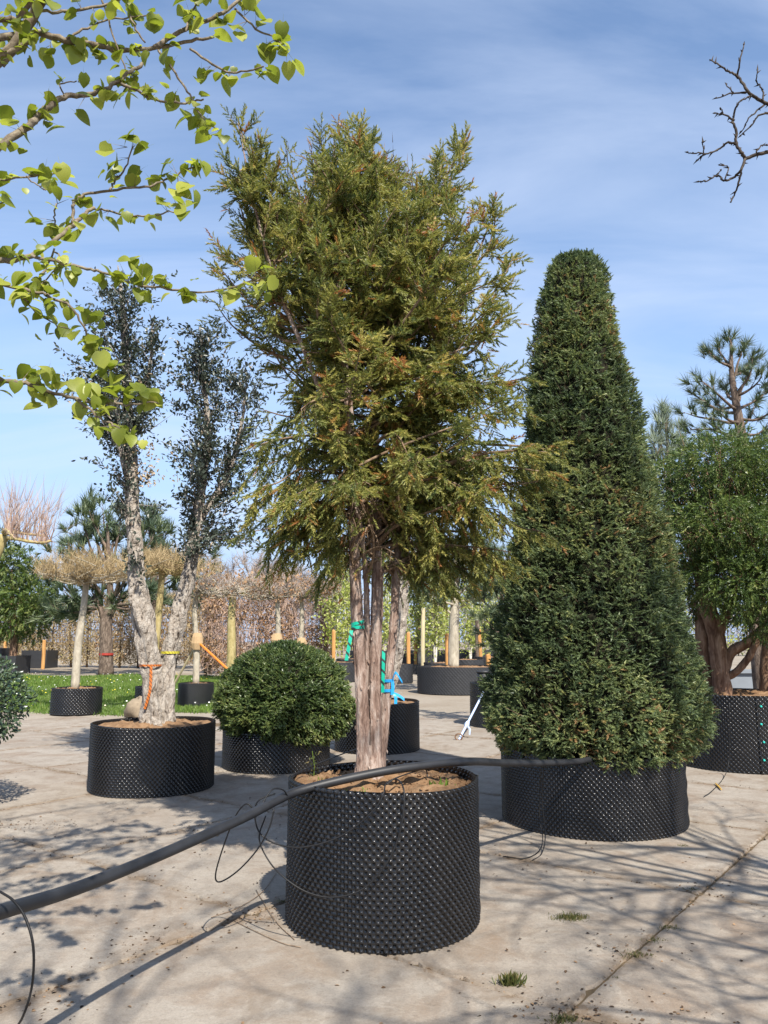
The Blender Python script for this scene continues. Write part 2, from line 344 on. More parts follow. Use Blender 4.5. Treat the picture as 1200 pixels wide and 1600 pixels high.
M['cork'] = leafmat('cork_oak_leaves', [(0, (0.024, 0.034, 0.026)), (0.5, (0.05, 0.064, 0.046)), (0.84, (0.095, 0.105, 0.075)), (0.88, (0.20, 0.145, 0.085)), (1, (0.33, 0.25, 0.165))], 0.12, 0.4, 0.5)
M['corkdry'] = leafmat('dry_cork_oak_leaves', [(0, (0.24, 0.16, 0.09)), (0.5, (0.38, 0.28, 0.18)), (1, (0.52, 0.42, 0.30))], 0.2, 0.7, 0.2)
M['thuja'] = leafmat('feathery_conifer_sprays', [(0, (0.03, 0.055, 0.014)), (0.4, (0.06, 0.098, 0.022)), (0.8, (0.115, 0.155, 0.036)), (1, (0.18, 0.2, 0.06))], 0.2, 0.45, 0.4)
M['pine'] = leafmat('pine_needles', [(0, (0.04, 0.066, 0.04)), (0.5, (0.085, 0.118, 0.066)), (1, (0.15, 0.18, 0.09))], 0.15, 0.45, 0.4)
M['bluepine'] = leafmat('pale_needles', [(0, (0.12, 0.155, 0.12)), (1, (0.25, 0.29, 0.23))], 0.2, 0.5, 0.3)
M['lime'] = leafmat('young_lime_leaves', [(0, (0.12, 0.155, 0.018)), (0.5, (0.225, 0.26, 0.034)), (1, (0.36, 0.375, 0.075))], 0.42, 0.42, 0.4, 1.5)
M['bush'] = leafmat('glossy_small_leaves', [(0, (0.02, 0.04, 0.022)), (0.6, (0.045, 0.075, 0.036)), (1, (0.09, 0.125, 0.06))], 0.1, 0.25, 0.7)
M['beech'] = leafmat('dry_beech_leaves', [(0, (0.21, 0.115, 0.06)), (0.5, (0.34, 0.2, 0.11)), (1, (0.47, 0.32, 0.2))], 0.25, 0.7, 0.2)
M['spring'] = leafmat('spring_leaves', [(0, (0.22, 0.26, 0.05)), (0.6, (0.35, 0.39, 0.1)), (1, (0.47, 0.48, 0.2))], 0.35, 0.5, 0.3)
M['weedy'] = leafmat('olive_tan_leaves', [(0, (0.17, 0.13, 0.06)), (0.6, (0.26, 0.22, 0.1)), (1, (0.33, 0.31, 0.12))], 0.2, 0.7, 0.2)
M['grass'] = leafmat('grass_blades', [(0, (0.05, 0.095, 0.015)), (0.5, (0.09, 0.155, 0.022)), (0.9, (0.145, 0.21, 0.038)), (1, (0.22, 0.23, 0.08))], 0.3, 0.5, 0.3)
M['weed'] = leafmat('weed_leaves', [(0, (0.04, 0.055, 0.015)), (0.5, (0.09, 0.105, 0.03)), (1, (0.22, 0.17, 0.08))], 0.3, 0.5, 0.3)
M['litter'] = leafmat('dry_litter', [(0, (0.03, 0.02, 0.014)), (0.6, (0.085, 0.052, 0.03)), (1, (0.26, 0.17, 0.10))], 0.0, 0.8, 0.1)
M['flower'] = leafmat('wild_flowers', [(0, (0.75, 0.75, 0.7)), (0.6, (0.75, 0.75, 0.7)), (0.62, (0.7, 0.55, 0.04)), (1, (0.7, 0.55, 0.04))], 0, 0.7, 0.1)
M['wood'] = barkmat('orange_pine_wood', (0.33, 0.16, 0.055), (0.47, 0.25, 0.09), (0.57, 0.34, 0.14), (12, 12, 1.5), 0.2, 0.004)
M['palewood'] = barkmat('pale_wood', (0.36, 0.30, 0.18), (0.46, 0.40, 0.25), (0.55, 0.48, 0.33), (12, 12, 1.5), 0.2, 0.004)
M['straw'] = plain('hessian', (0.36, 0.25, 0.14), 0.95, 0.4, 60)
M['stone'] = plain('boulder_stone', (0.21, 0.165, 0.115), 0.9, 0.45, 14)
def tape(name, c, dark, freq):
    m, t, b = mat(name); v = objcoord(t); wv = node(t, 'ShaderNodeTexWave', Scale=freq); wv.wave_type = 'BANDS'; wv.bands_direction = 'DIAGONAL'; t.links.new(v, wv.inputs['Vector'])
    t.links.new(mixc(t, ramp(t, wv.outputs['Fac'], [(0.12, (1, 1, 1)), (0.2, (0, 0, 0))]), c, dark), b.inputs['Base Color']); b.inputs['Roughness'].default_value = 0.4; return m
M['greentape'] = tape('green_tape', (0.0, 0.33, 0.22), (0.01, 0.03, 0.025), 9.0)
M['orangetape'] = tape('orange_tape', (0.42, 0.12, 0.02), (0.06, 0.02, 0.01), 14.0)
M['yellowtape'] = tape('yellow_tape', (0.45, 0.40, 0.04), (0.2, 0.16, 0.01), 14.0)
M['bluetape'] = plain('blue_ribbon', (0.02, 0.28, 0.62), 0.35, 0.2, 12)
M['strap'] = plain('blue_white_strap', (0.42, 0.52, 0.72), 0.7, 0.3, 50)
M['orangestrap'] = plain('orange_strap', (0.75, 0.20, 0.03), 0.6, 0.15, 30)
M['redband'] = plain('red_band', (0.28, 0.03, 0.02), 0.6, 0.15, 30)
M['teal'] = plain('teal_plastic', (0.03, 0.42, 0.36), 0.4, 0.1, 30)
M['yellowplastic'] = plain('yellow_plastic', (0.5, 0.30, 0.04), 0.4, 0.15, 30)
M['greypanel'] = plain('grey_panel', (0.17, 0.19, 0.215), 0.6, 0.15, 5)
M['darkcore'] = barkmat('dark_core_shade', (0.008, 0.009, 0.005), (0.018, 0.018, 0.010), (0.04, 0.032, 0.02), (25, 25, 25), 1.0, 0.03)  # near-black colour paints the shade deep inside clipped foliage

# ------------------------------------------------------------------ ground, slabs, lawn
mb = MB(); g = np.linspace(-1, 1, 41); g = np.sign(g)*np.abs(g)**2.2*600
X, Y = np.meshgrid(g, g); V = np.stack([X, Y, np.full_like(X, -0.022)], -1).reshape(-1, 3)
i = np.arange(40)[:, None]*41; j = np.arange(40)[None]
mb.add(V, np.stack([i+j, i+j+1, i+j+42, i+j+41], -1).reshape(-1, 4)); ground = tag(mb.build('ground', M['ground']), 'packed pale earth ground', None, None, 'structure')
yard = empty('concrete_yard', (0, 0, 0)); yard['kind'] = 'structure'; yard['label'] = 'pale weathered concrete slab yard with earth filled joints'
UA = math.radians(52.4); U = np.array([math.cos(UA), math.sin(UA)]); NN = np.array([math.sin(UA), -math.cos(UA)]); O = np.array([2.02, 5.25])
def slab_mesh(seed):
    r = np.random.default_rng(seed); s = 0.9955; n = 44; ed = []
    for k in range(4):
        a = [(-s, -s), (s, -s), (s, s), (-s, s)][k]; b = [(-s, -s), (s, -s), (s, s), (-s, s)][(k+1) % 4]
        for q in range(n):
            f = q/n; p = np.array(a)*(1-f)+np.array(b)*f; nn_ = np.array([(0, -1), (1, 0), (0, 1), (-1, 0)][k])
            p = p-nn_*(abs(r.normal(0, 0.004))+(r.uniform(.008, .03) if r.random() < .06 else 0)); p = p*(0.992 if q == 0 else 1); ed.append(p)
    ed = np.array(ed); m = len(ed)
    V = np.concatenate([np.c_[ed*0.99, np.zeros(m)], np.c_[ed, np.full(m, -0.012)], np.c_[ed, np.full(m, -0.09)]])
    q = np.arange(m); q2 = (q+1) % m
    b_ = MB(); b_.add(V, np.stack([q+m, q2+m, q2, q], -1)); b_.addF(np.stack([q+2*m, q2+2*m, q2+m, q+m], -1)); b_.addF(np.arange(m)[None]); b_.addF(np.arange(m)[None, ::-1]+2*m)
    return b_.mesh('concrete_slab', M['concrete'])
slabs = [slab_mesh(s) for s in range(5)]
M['joint'] = plain('dark_joint_earth', (0.11, 0.082, 0.052), 1.0, 0.5, 8, 0.05)
mb = MB(); mb.add([(-.8, -2.4, -.016), (.8, -2.4, -.016), (11.0, 15.6, -.016), (-11.0, 15.6, -.016)], [(0, 1, 2, 3)]); mb.build('joint_earth', M['joint'], yard)
for a in range(-14, 15):
    for b in range(-8, 16):
        c = O+NN*(a*2+1)+U*(b*2+1)
        if c[1] < -3 or c[1] > 17.4 or abs(c[0]) > 3.2+c[1]*0.62: continue
        if c[0] < -3.4 and c[1] > 16.2-0.25*(c[0]+6): continue
        o = bpy.data.objects.new('concrete_slab', slabs[(a*7+b*3) % 5]); col.objects.link(o); o.parent = yard
        o.location = (c[0], c[1], random.uniform(-0.004, 0.002)); o.rotation_euler = (random.gauss(0, 0.001), random.gauss(0, 0.001), UA+(a+b) % 4*PI/2)
# lawn
def lawn_front(x): return 17.6+0.35*np.sin(x*1.3)+0.2*np.sin(x*3.7+1)
lx = rng.uniform(-19, -2.6, 150000); ly = rng.uniform(16.5, 37, 150000)
k = (ly > lawn_front(lx)+rng.normal(0, 0.12, lx.size)) & (lx > -0.42*ly-1.5) & (lx < -2.9-(ly-18)*0.0+0.4*np.sin(ly*0.8)) & (ly < 36+0.6*np.sin(lx))
k &= rng.random(lx.size) < (17/ly)**1.2
lx, ly = lx[k], ly[k]; n = len(lx)
mb = MB(); hgt = rng.uniform(0.05, 0.16, n)*(0.7+0.5*np.sin(lx*1.1+2)*np.sin(ly*0.9)); p0 = np.stack([lx, ly, np.full(n, -0.02)], 1)
d = nrm(np.stack([rng.normal(0, .45, n), rng.normal(0, .45, n), np.ones(n)], 1)); s = nrm(np.stack([rng.normal(0, 1, n), rng.normal(0, .3, n), np.zeros(n)], 1))*(0.012*ly/20)[:, None]
V = np.stack([p0-s, p0+s, p0+d*np.maximum(hgt, 0.05)[:, None]], 1).reshape(-1, 3); mb.add(V, np.arange(3*n).reshape(-1, 3), np.repeat(rng.random(n), 3))
tag(mb.build('grass', M['grass']), 'bright green lawn strip behind the boulder', 'grass', None, 'stuff')
mb = MB(); pts = []
xs = np.linspace(-19.5, -2.9, 40); fr = lawn_front(xs)+0.15; bk = 36+0.6*np.sin(xs)
V = np.concatenate([np.c_[xs, fr, np.full(40, -0.012)], np.c_[xs, bk, np.full(40, -0.012)]]); q = np.arange(39)
mb.add(V, np.stack([q, q+1, q+41, q+40], -1)); M['turf'] = plain('turf_soil', (0.085, 0.12, 0.03), 0.95, 0.5, 3)
tag(mb.build('lawn', M['turf']), 'turf base of the lawn strip', None, None, 'structure')
mb = MB(); k = rng.choice(n, 230, replace=False); kk = k[(np.sin(lx[k]*1.7)+np.sin(ly[k]*1.1)) > -0.6]
p = np.stack([lx[kk], ly[kk], rng.uniform(0.08, 0.14, len(kk))], 1); hx = np.array([(math.cos(a), math.sin(a), 0.15) for a in np.arange(6)*PI/3])
scatter(mb, np.vstack([[(0, 0, 0)], hx]), np.array([(0, 1+i, 1+(i+1) % 6) for i in range(6)]), p, np.tile([0.1, -0.5, 1.0], (len(p), 1)), rdir(len(p)), rng.uniform(0.012, 0.024, len(p)))
tag(mb.build('wildflowers', M['flower']), 'white daisies and yellow dandelions scattered in the lawn', 'flowers', None, 'stuff')

# ------------------------------------------------------------------ pots
def make_pot(name, x, y, R, h, label, cell=0.0215, amp=0.017, soil=True, soil_drop=0.055, seed=0, seam=None, bolts=0, m=None, group='black air pruning pots', ov=0.012):
    root = empty(name, (x, y, 0), label, 'pot', group); r = np.random.default_rng(seed); m = m or M['plastic']
    nu = int(2*PI*R/cell/2)*2; nv = max(4, int(round(h/cell/1.08))); ph = r.uniform(0, 6.28, 4)
    def rad(th, z):
        return R*(1+ov*np.sin(2*th+ph[0])+ov*0.6*np.sin(3*th+ph[1]+z*1.5)+ov*0.4*np.sin(5*th+ph[2]))
    def zof(v, th): return v*h/nv*(1+0.010*np.sin(2*th+ph[3])*(v/nv))
    u = np.arange(nu); th = u*2*PI/nu; v = np.arange(nv+1)
    TH, VV = np.meshgrid(th, v); Z = zof(VV, TH); RR = rad(TH, Z)
    base = np.stack([RR*np.cos(TH)+x, RR*np.sin(TH)+y, Z], -1)            # (nv+1,nu,3)
    cu = (u+0.5)*2*PI/nu; cv = np.arange(nv)+0.5; CT, CV = np.meshgrid(cu, cv); U_, V_ = np.meshgrid(u, np.arange(nv))
    sg = np.where((U_+V_) % 2 == 0, amp, -amp*0.75); f = 0.40
    caps = []
    for du, dv in ((-f/2, -f/2), (f/2, -f/2), (f/2, f/2), (-f/2, f/2)):
        T = CT+du*2*PI/nu; ZZ = zof(CV+dv, T); R2 = rad(T, ZZ)+sg+r.normal(0, 0.0006, sg.shape)
        caps.append(np.stack([R2*np.cos(T)+x, R2*np.sin(T)+y, np.maximum(ZZ, 0.003)], -1))
    V = np.concatenate([base.reshape(-1, 3)]+[c.reshape(-1, 3) for c in caps]); nb = (nv+1)*nu; nc = nv*nu
    b00 = (V_*nu+U_).ravel(); b10 = (V_*nu+(U_+1) % nu).ravel(); b11 = ((V_+1)*nu+(U_+1) % nu).ravel(); b01 = ((V_+1)*nu+U_).ravel()
    c = [nb+k*nc+np.arange(nc) for k in range(4)]
    F = np.concatenate([np.stack(s, 1) for s in ((b00, b10, c[1], c[0]), (b10, b11, c[2], c[1]), (b11, b01, c[3], c[2]), (b01, b00, c[0], c[3]), (c[0], c[1], c[2], c[3]))])
    mb = MB(); mb.add(V, F); mb.build('wall', m, root, True)
    if soil:
        mb = MB(); nr = 16; na = 48; zs = h-soil_drop
        rr = np.linspace(0.02, 1, nr)[:, None]*(R-amp*0.4)*np.ones((1, na)); aa = np.arange(na)[None]*2*PI/na*np.ones((nr, 1))
        zz = zs+0.014*np.sin(aa*3+rr*9)+0.010*np.sin(aa*7-rr*14)+r.normal(0, 0.011, rr.shape)+0.035*(1-(rr/R)**2)
        rr = np.minimum(rr, rad(aa, zs)-amp*0.5)
        V = np.stack([rr*np.cos(aa)+x, rr*np.sin(aa)+y, zz], -1).reshape(-1, 3); i = np.arange(nr-1)[:, None]*na; j = np.arange(na)[None]
        mb.add(V, np.stack([i+j, i+(j+1) % na, i+na+(j+1) % na, i+na+j], -1).reshape(-1, 4)); mb.addF(np.arange(na)[None, ::-1]*1)
        so_ = mb.build('soil', M['soil'], root, True)
    if seam is not None:
        mb = MB(); a = seam
        zz = np.linspace(0.004, h*0.995, 24); wob = 0.004*np.sin(zz*40)
        pts = [((rad(a, z)+amp*.8+w_)*math.cos(a)+x, (rad(a, z)+amp*.8+w_)*math.sin(a)+y, z) for z, w_ in zip(zz, wob)]
        tube(mb, pts, 0.011, 5); mb.build('seam_strip', m, root)
        for k in range(bolts):
            mb = MB(); z = h*(0.18+0.68*k/max(1, bolts-1)); a2 = a+(0.05 if k % 2 else 0.035); c0 = Vector(((rad(a2, z)+amp)*math.cos(a2)+x, (rad(a2, z)+amp)*math.sin(a2)+y, z)); dd = Vector((math.cos(a2), math.sin(a2), 0))
            tube(mb, [c0-dd*0.01, c0+dd*0.012, c0+dd*0.017], [0.013, 0.013, 0.006], 8); mb.build('bolt', M['teal'], root)
    return root
make_pot('dimpled_pot', -0.01, 4.84, 0.555, 0.795, 'tall black dimpled pot holding the loose multi-stemmed conifer, hose across its rim', seed=1, seam=0.05)
make_pot('dimpled_pot', -2.57, 8.87, 0.65, 0.70, 'black dimpled pot under the cork barked tree', seed=2, cell=0.024)
make_pot('dimpled_pot', -1.395, 10.33, 0.67, 0.47, 'low black dimpled pot under the clipped dome', seed=3, soil_drop=0.03, cell=0.026)
make_pot('dimpled_pot', -0.10, 11.85, 0.62, 0.70, 'black dimpled pot behind the pink-brown trunks with the blue ribbon', seed=4, cell=0.027)
make_pot('dimpled_pot', 1.895, 7.33, 0.80, 0.635, 'wide black dimpled pot under the tall clipped conifer column', seed=5, seam=-0.32, ov=0.006)
make_pot('dimpled_pot', 4.71, 10.48, 0.84, 0.93, 'wide black dimpled pot with teal bolts along its seam', seed=6, seam=-1.75, bolts=4, cell=0.027)
make_pot('dimpled_pot', -4.15, 7.55, 0.42, 0.62, 'narrow black pot under the small leaved round bush', seed=7, cell=0.026)
make_pot('dimpled_pot', -6.825, 17.5, 0.52, 0.56, 'small black pot in front of the lawn under a bare flat-topped tree', seed=8, cell=0.035, amp=0.02)
make_pot('dimpled_pot', -4.735, 19.84, 0.43, 0.54, 'small black pot on the lawn edge under the tree with straw binding', seed=9, cell=0.035, amp=0.02)
make_pot('dimpled_pot', -5.62, 19.0, 0.36, 0.50, 'small black pot behind the cork barked stems under the yellow trunk', seed=10, cell=0.035, amp=0.02)
make_pot('dimpled_pot', 2.28, 24.4, 1.22, 0.80, 'very wide low dark pot in the background with thick pale trunk', seed=11, cell=0.05, amp=0.014, m=M['plastic_far'])
make_pot('dimpled_pot', 2.36, 15.0, 0.70, 0.80, 'black pot half hidden behind the clipped column, beside the blue guy strap', seed=12, cell=0.032, amp=0.018)

# ------------------------------------------------------------------ main yew
YY = 4.88
yew = empty('yew_tree', (0.0-0.1, YY, 0.74), 'tall loose multi-stemmed yew with open olive green crown and pinkish bark', 'tree')
def path3(l):  # (px, py, depth)
    return [P(*q) for q in l]
stem_px = [
 ([(568,1222,4.80),(567,1150,4.82),(563,1050,4.84),(558,960,4.84),(554,880,4.83),(553,800,4.82),(550,700,4.82),(540,580,4.80),(528,460,4.75),(523,350,4.72),(522,215,4.70)], [.042,.038,.036,.035,.034,.033,.030,.025,.019,.013,.004]),
 ([(587,1222,4.84),(586,1150,4.86),(586,1050,4.88),(588,960,4.90),(590,880,4.92),(587,780,4.95),(585,700,4.98),(592,580,5.0),(602,440,5.05),(612,330,5.08),(618,262,5.1)], [.042,.039,.037,.036,.035,.033,.029,.024,.017,.011,.004]),
 ([(590,1222,4.90),(601,1120,4.93),(609,1040,4.95),(616,960,4.98),(620,880,5.0),(625,830,5.03),(645,740,5.1),(680,620,5.2),(715,500,5.25),(742,410,5.3),(775,325,5.32)], [.036,.029,.027,.026,.025,.025,.023,.02,.015,.010,.003]),
 ([(574,1210,4.87),(573,1080,4.89),(573,960,4.88),(570,880,4.85),(556,790,4.75),(525,680,4.65),(480,560,4.6),(430,440,4.6),(400,330,4.62),(372,192,4.65)], [.026,.02,.017,.016,.016,.015,.013,.011,.008,.003]),
 ([(592,900,5.0),(600,800,5.15),(620,690,5.3),(650,560,5.4),(668,430,5.45),(690,300,5.45),(722,225,5.45)], [.024,.022,.02,.016,.012,.008,.003]),
 ([(582,860,4.9),(560,760,5.05),(520,650,5.2),(490,520,5.3),(470,400,5.35),(462,300,5.35)], [.022,.02,.017,.014,.010,.004])]
mbt = MB(); stems = []
for i, (l, r) in enumerate(stem_px):
    p, rr = smoothpath(path3(l), r, 10); stems.append((p, rr)); tube(mbt, p, rr, 36 if i < 4 else 10, lump=0.12 if i < 4 else 0.05, seed=i*1.7, ridge=0.11 if i < 4 else 0)
# root flare
for i, (px, py, qx, qy) in enumerate([(566, 1165, 556, 1228), (575, 1165, 573, 1234), (588, 1165, 594, 1232), (580, 1165, 586, 1226)]):
    p, rr = smoothpath([P(px, py, 4.84), P((px+qx)/2, (py+qy)/2+12, 4.80), P(qx, qy, 4.74)], [.022, .028, .02], 6); tube(mbt, p, rr, 16, lump=0.2, seed=i, ridge=.1)
trunk = mbt.build('trunk', M['yewbark'], yew, True)
# bark flakes
mb = MB(); fp = []; fa = []; fn = []
for p, rr in stems[:4]:
    m = int(len(p)*0.55)
    for _ in range(70):
        k = random.randrange(2, m); a = random.uniform(0, 2*PI); nd = np.array([math.cos(a), math.sin(a), 0.0]); fp.append(p[k]+nd*rr[k]*1.03); fn.append(nd+np.array([0, 0, .2])); fa.append(np.array([0, 0, -1.0])+nd*0.28+rdir(1)[0]*0.15)
scatter(mb, leaf_simple(0.5)[0], LEAF[1], fp, fa, fn, rng.uniform(0.012, 0.04, len(fp))); tag(mb.build('bark_flakes', M['yewbark'], trunk), kind='stuff')
env_px = [(235,470,620),(270,400,690),(320,385,720),(370,385,760),(420,370,785),(470,365,785),(520,372,785),(570,378,785),(620,392,825),(670,398,855),(720,398,868),(770,402,860),(820,402,840),(860,415,815),(900,455,790)]
ez = np.array([P(600, q[0], YY).z for q in env_px])[::-1]; el = np.array([P(q[1], q[0], YY).x for q in env_px])[::-1]; er = np.array([P(q[2], q[0], YY).x for q in env_px])[::-1]
def env(z, phi):
    l = np.interp(z, ez, el); r_ = np.interp(z, ez, er); c = (l+r_)/2; hw = (r_-l)/2
    return np.array([c+hw*math.cos(phi), 4.98+hw*0.92*math.sin(phi), z])
limbs = []
def limb(p0, p1, r0, sag=0.1, wob=0.05):
    p0 = np.array(p0); p1 = np.array(p1); mid = (p0+p1)/2+np.array([0, 0, sag])+rng.normal(0, wob, 3)
    q, rr = smoothpath([p0, p0*0.55+mid*0.45+rng.normal(0, wob*0.4, 3)+np.array([0, 0, sag*0.2]), mid, mid*0.45+p1*0.55+rng.normal(0, wob*0.4, 3), p1], [r0, r0*0.8, r0*0.6, r0*0.42, 0.003], 4); return q, rr
zmin, zmax = ez[0], ez[-1]
for k in range(200):
    z1 = zmin+(zmax-zmin)*(rng.random()**0.9); phi = rng.random()*2*PI; e = env(z1, phi)*1.0; c = env(z1, 0)*0.5+env(z1, PI)*0.5; c[1] = 4.98
    e = c+(e-c)*math.sqrt(rng.uniform(0.2, 1.0)); e[2] = z1
    p, rr = stems[rng.choice([0, 1, 2, 3, 4, 5])]
    up = 0.25+0.45*(z1-zmin)/(zmax-zmin); z0 = max(2.0, z1-up*rng.uniform(0.5, 1.3)); kk = int(np.argmin(np.abs(p[:, 2]-z0))); kk = min(kk, len(p)-4)
    dd = np.linalg.norm(e-p[kk])
    limbs.append(limb(p[kk], e, min(rr[kk]*0.7, 0.006+0.010*dd), 0.10 if z1 < 3.3 else -0.04))
for (px, py, dY, sx, sy) in [(372,192,4.65,430,420),(370,300,4.7,440,450),(500,215,4.8,523,330),(560,205,4.85,585,330),(545,200,4.72,540,320),(722,225,5.4,690,330),(690,258,5.2,660,350),(640,265,5.0,620,350),(775,325,5.3,740,420),(803,400,5.2,735,500),(790,480,5.1,720,560),(340,388,4.6,450,500),(345,420,4.9,460,520),(335,470,5.0,450,560),(878,700,4.9,720,690),(868,740,4.7,700,740),(825,590,5.2,700,650),(845,830,4.9,690,800),(395,700,4.6,520,690),(392,790,4.8,520,760),(398,830,4.7,530,790),(420,800,5.0,540,770),(410,760,4.55,530,740),(430,840,4.85,545,800),(400,730,4.9,530,720),(450,780,4.5,550,760),(480,820,4.95,550,790),(405,690,5.1,520,720),(600,240,5.0,608,330),(455,250,5.1,470,350),(400,260,4.7,440,380),(780,880,4.9,660,830),(700,910,4.75,630,850),(440,870,4.9,545,800),(480,850,4.7,550,810),(760,790,4.5,640,760),(520,760,4.45,560,720),(640,720,4.4,590,690),(470,640,4.4,540,640),(700,600,4.5,620,620)]:
    limbs.append(limb(P(sx, sy, (dY+4.95)/2), P(px, py, dY), 0.012, -0.02 if py < 500 else 0.06, 0.03))
for p, rr in stems:
    for k in range(14):
        i = int(rng.integers(int(len(p)*.5), len(p)-2)); e = p[i]+nrm(rng.normal(0, 1, 3)+np.array([0, -.2, .8]))*rng.uniform(.12, .36)*(1.05-.8*i/len(p)); limbs.append(limb(p[i], e, .006, 0, .02))
mbl = MB(); tw0 = []; tw1 = []; sp = []; sa = []; sn = []; ss = []; sr = []
for q, rr in limbs:
    tube(mbl, q, rr, 5, cap=False); ln = np.linalg.norm(q[-1]-q[0]); low = 1-np.clip((q[-1][2]-2.4)/1.8, 0, 1)
    nsub = int(6+ln*12); lt = rng.normal(0, 0.10)
    for s in range(nsub):
        t = 0.18+0.82*((s+rng.random())/nsub); k = min(int(t*(len(q)-1)), len(q)-2); base = q[k]+(q[k+1]-q[k])*rng.random(); tg = nrm(q[k+1]-q[k])
        d = nrm(tg*0.75+rdir(1)[0]*0.75+np.array([0, 0, -0.55*low+0.12*(1-low)])); L_ = rng.uniform(0.10, 0.26)*(1.15-0.45*t)
        m = max(5, int(L_/0.0125)); tt = np.linspace(0.08, 1, m)[:, None]; pts = base+d*L_*tt+np.array([0, 0, -1])*(0.32*low+0.05)*L_*tt**2
        tw0.append(base); tw1.append(pts[m//2]); tw0.append(pts[m//2]); tw1.append(pts[-1])
        side = nrm(np.cross(d, np.array([0, 0, 1.0]))); sgn = np.where(np.arange(m) % 2 == 0, 1, -1)[:, None]
        ax = d*0.75+side*sgn*0.75+rng.normal(0, 0.28, (m, 3))+np.array([0, 0, -0.75*low-0.05+0.25*(1-low)]); ax[-1] = d
        sp.append(pts); sa.append(ax); sn.append(np.array([0, -0.2, 1.0])+rng.normal(0, 0.45, (m, 3))); ss.append(rng.uniform(0.045, 0.085, m)); 
        br = rng.normal(0, 0.1); sr.append(np.clip(0.43+lt+br+rng.normal(0, 0.2, m)+(0.28 if rng.random() < 0.05 else 0)+0.10*np.clip((pts[:, 2]-4.6)/0.5, 0, 1), 0, 1))
sp = np.concatenate(sp); sa = np.concatenate(sa); sn = np.concatenate(sn); ss = np.concatenate(ss); sr = np.concatenate(sr)
def projn(p):
    v = p-np.array([0, 0, CAMH]); f = v[:, 1]*math.cos(PITCH)+v[:, 2]*math.sin(PITCH); u = -v[:, 1]*math.sin(PITCH)+v[:, 2]*math.cos(PITCH); return 600+1200*v[:, 0]/f, 800-1200*u/f
ax_, ay_ = projn(sp); rr_ = rng.random(len(sp))
drop = (ax_ > 538) & (ax_ < 606) & (ay_ > 770) & (sp[:, 1] < 4.95) & (rr_ < .93)
drop |= (ax_ > 600) & (ax_ < 640) & (ay_ > 850) & (sp[:, 1] < 5.05) & (rr_ < .9)
drop |= (ax_ > 395) & (ax_ < 500) & (ay_ > 560) & (ay_ < 690) & (np.sin(ax_*.09+ay_*.05)+np.sin(ay_*.11) > -.1) & (rr_ < .75)
drop |= (ax_ < 470) & (ay_ > 430) & (ay_ < 680) & (np.sin(ax_*.13-ay_*.08+sp[:, 1]*9) > .35) & (rr_ < .7)
drop |= (ax_ > 640) & (ay_ > 400) & (np.sin(ax_*.12+ay_*.09+sp[:, 1]*8) > .7) & (rr_ < .3)
drop |= (ay_ < 300) & (((ax_ > 448) & (ax_ < 494)) | ((ax_ > 600) & (ax_ < 672))) & (rr_ < .35+.6*np.clip((300-ay_)/50, 0, 1))
drop |= (ay_ < 250) & (((ax_ > 425) & (ax_ < 498)) | ((ax_ > 590) & (ax_ < 685))) & (rr_ < .95)
drop |= (ay_ < 330) & (ax_ > 405+(ay_-190)*.45) & (ax_ < 480) & (rr_ < .6)
drop |= (ax_ > 735-(ay_ < 260)*5) & (ay_ < 300)
sp, sa, sn, ss, sr = sp[~drop], sa[~drop], sn[~drop], ss[~drop], sr[~drop]
br_o = mbl.build('branches', M['twig'], yew, True)
mb = MB(); twigs(mb, tw0, tw1, 0.0028); mb.build('twigs', M['twig'], br_o)
mb = MB(); ch = rng.integers(0, 3, len(sp))
for k in range(3): scatter(mb, *SPRIG[k], sp[ch == k], sa[ch == k], sn[ch == k], ss[ch == k], sr[ch == k])
tag(mb.build('crown', M['yew'], yew), kind='stuff'); print('yew sprigs', len(sp))

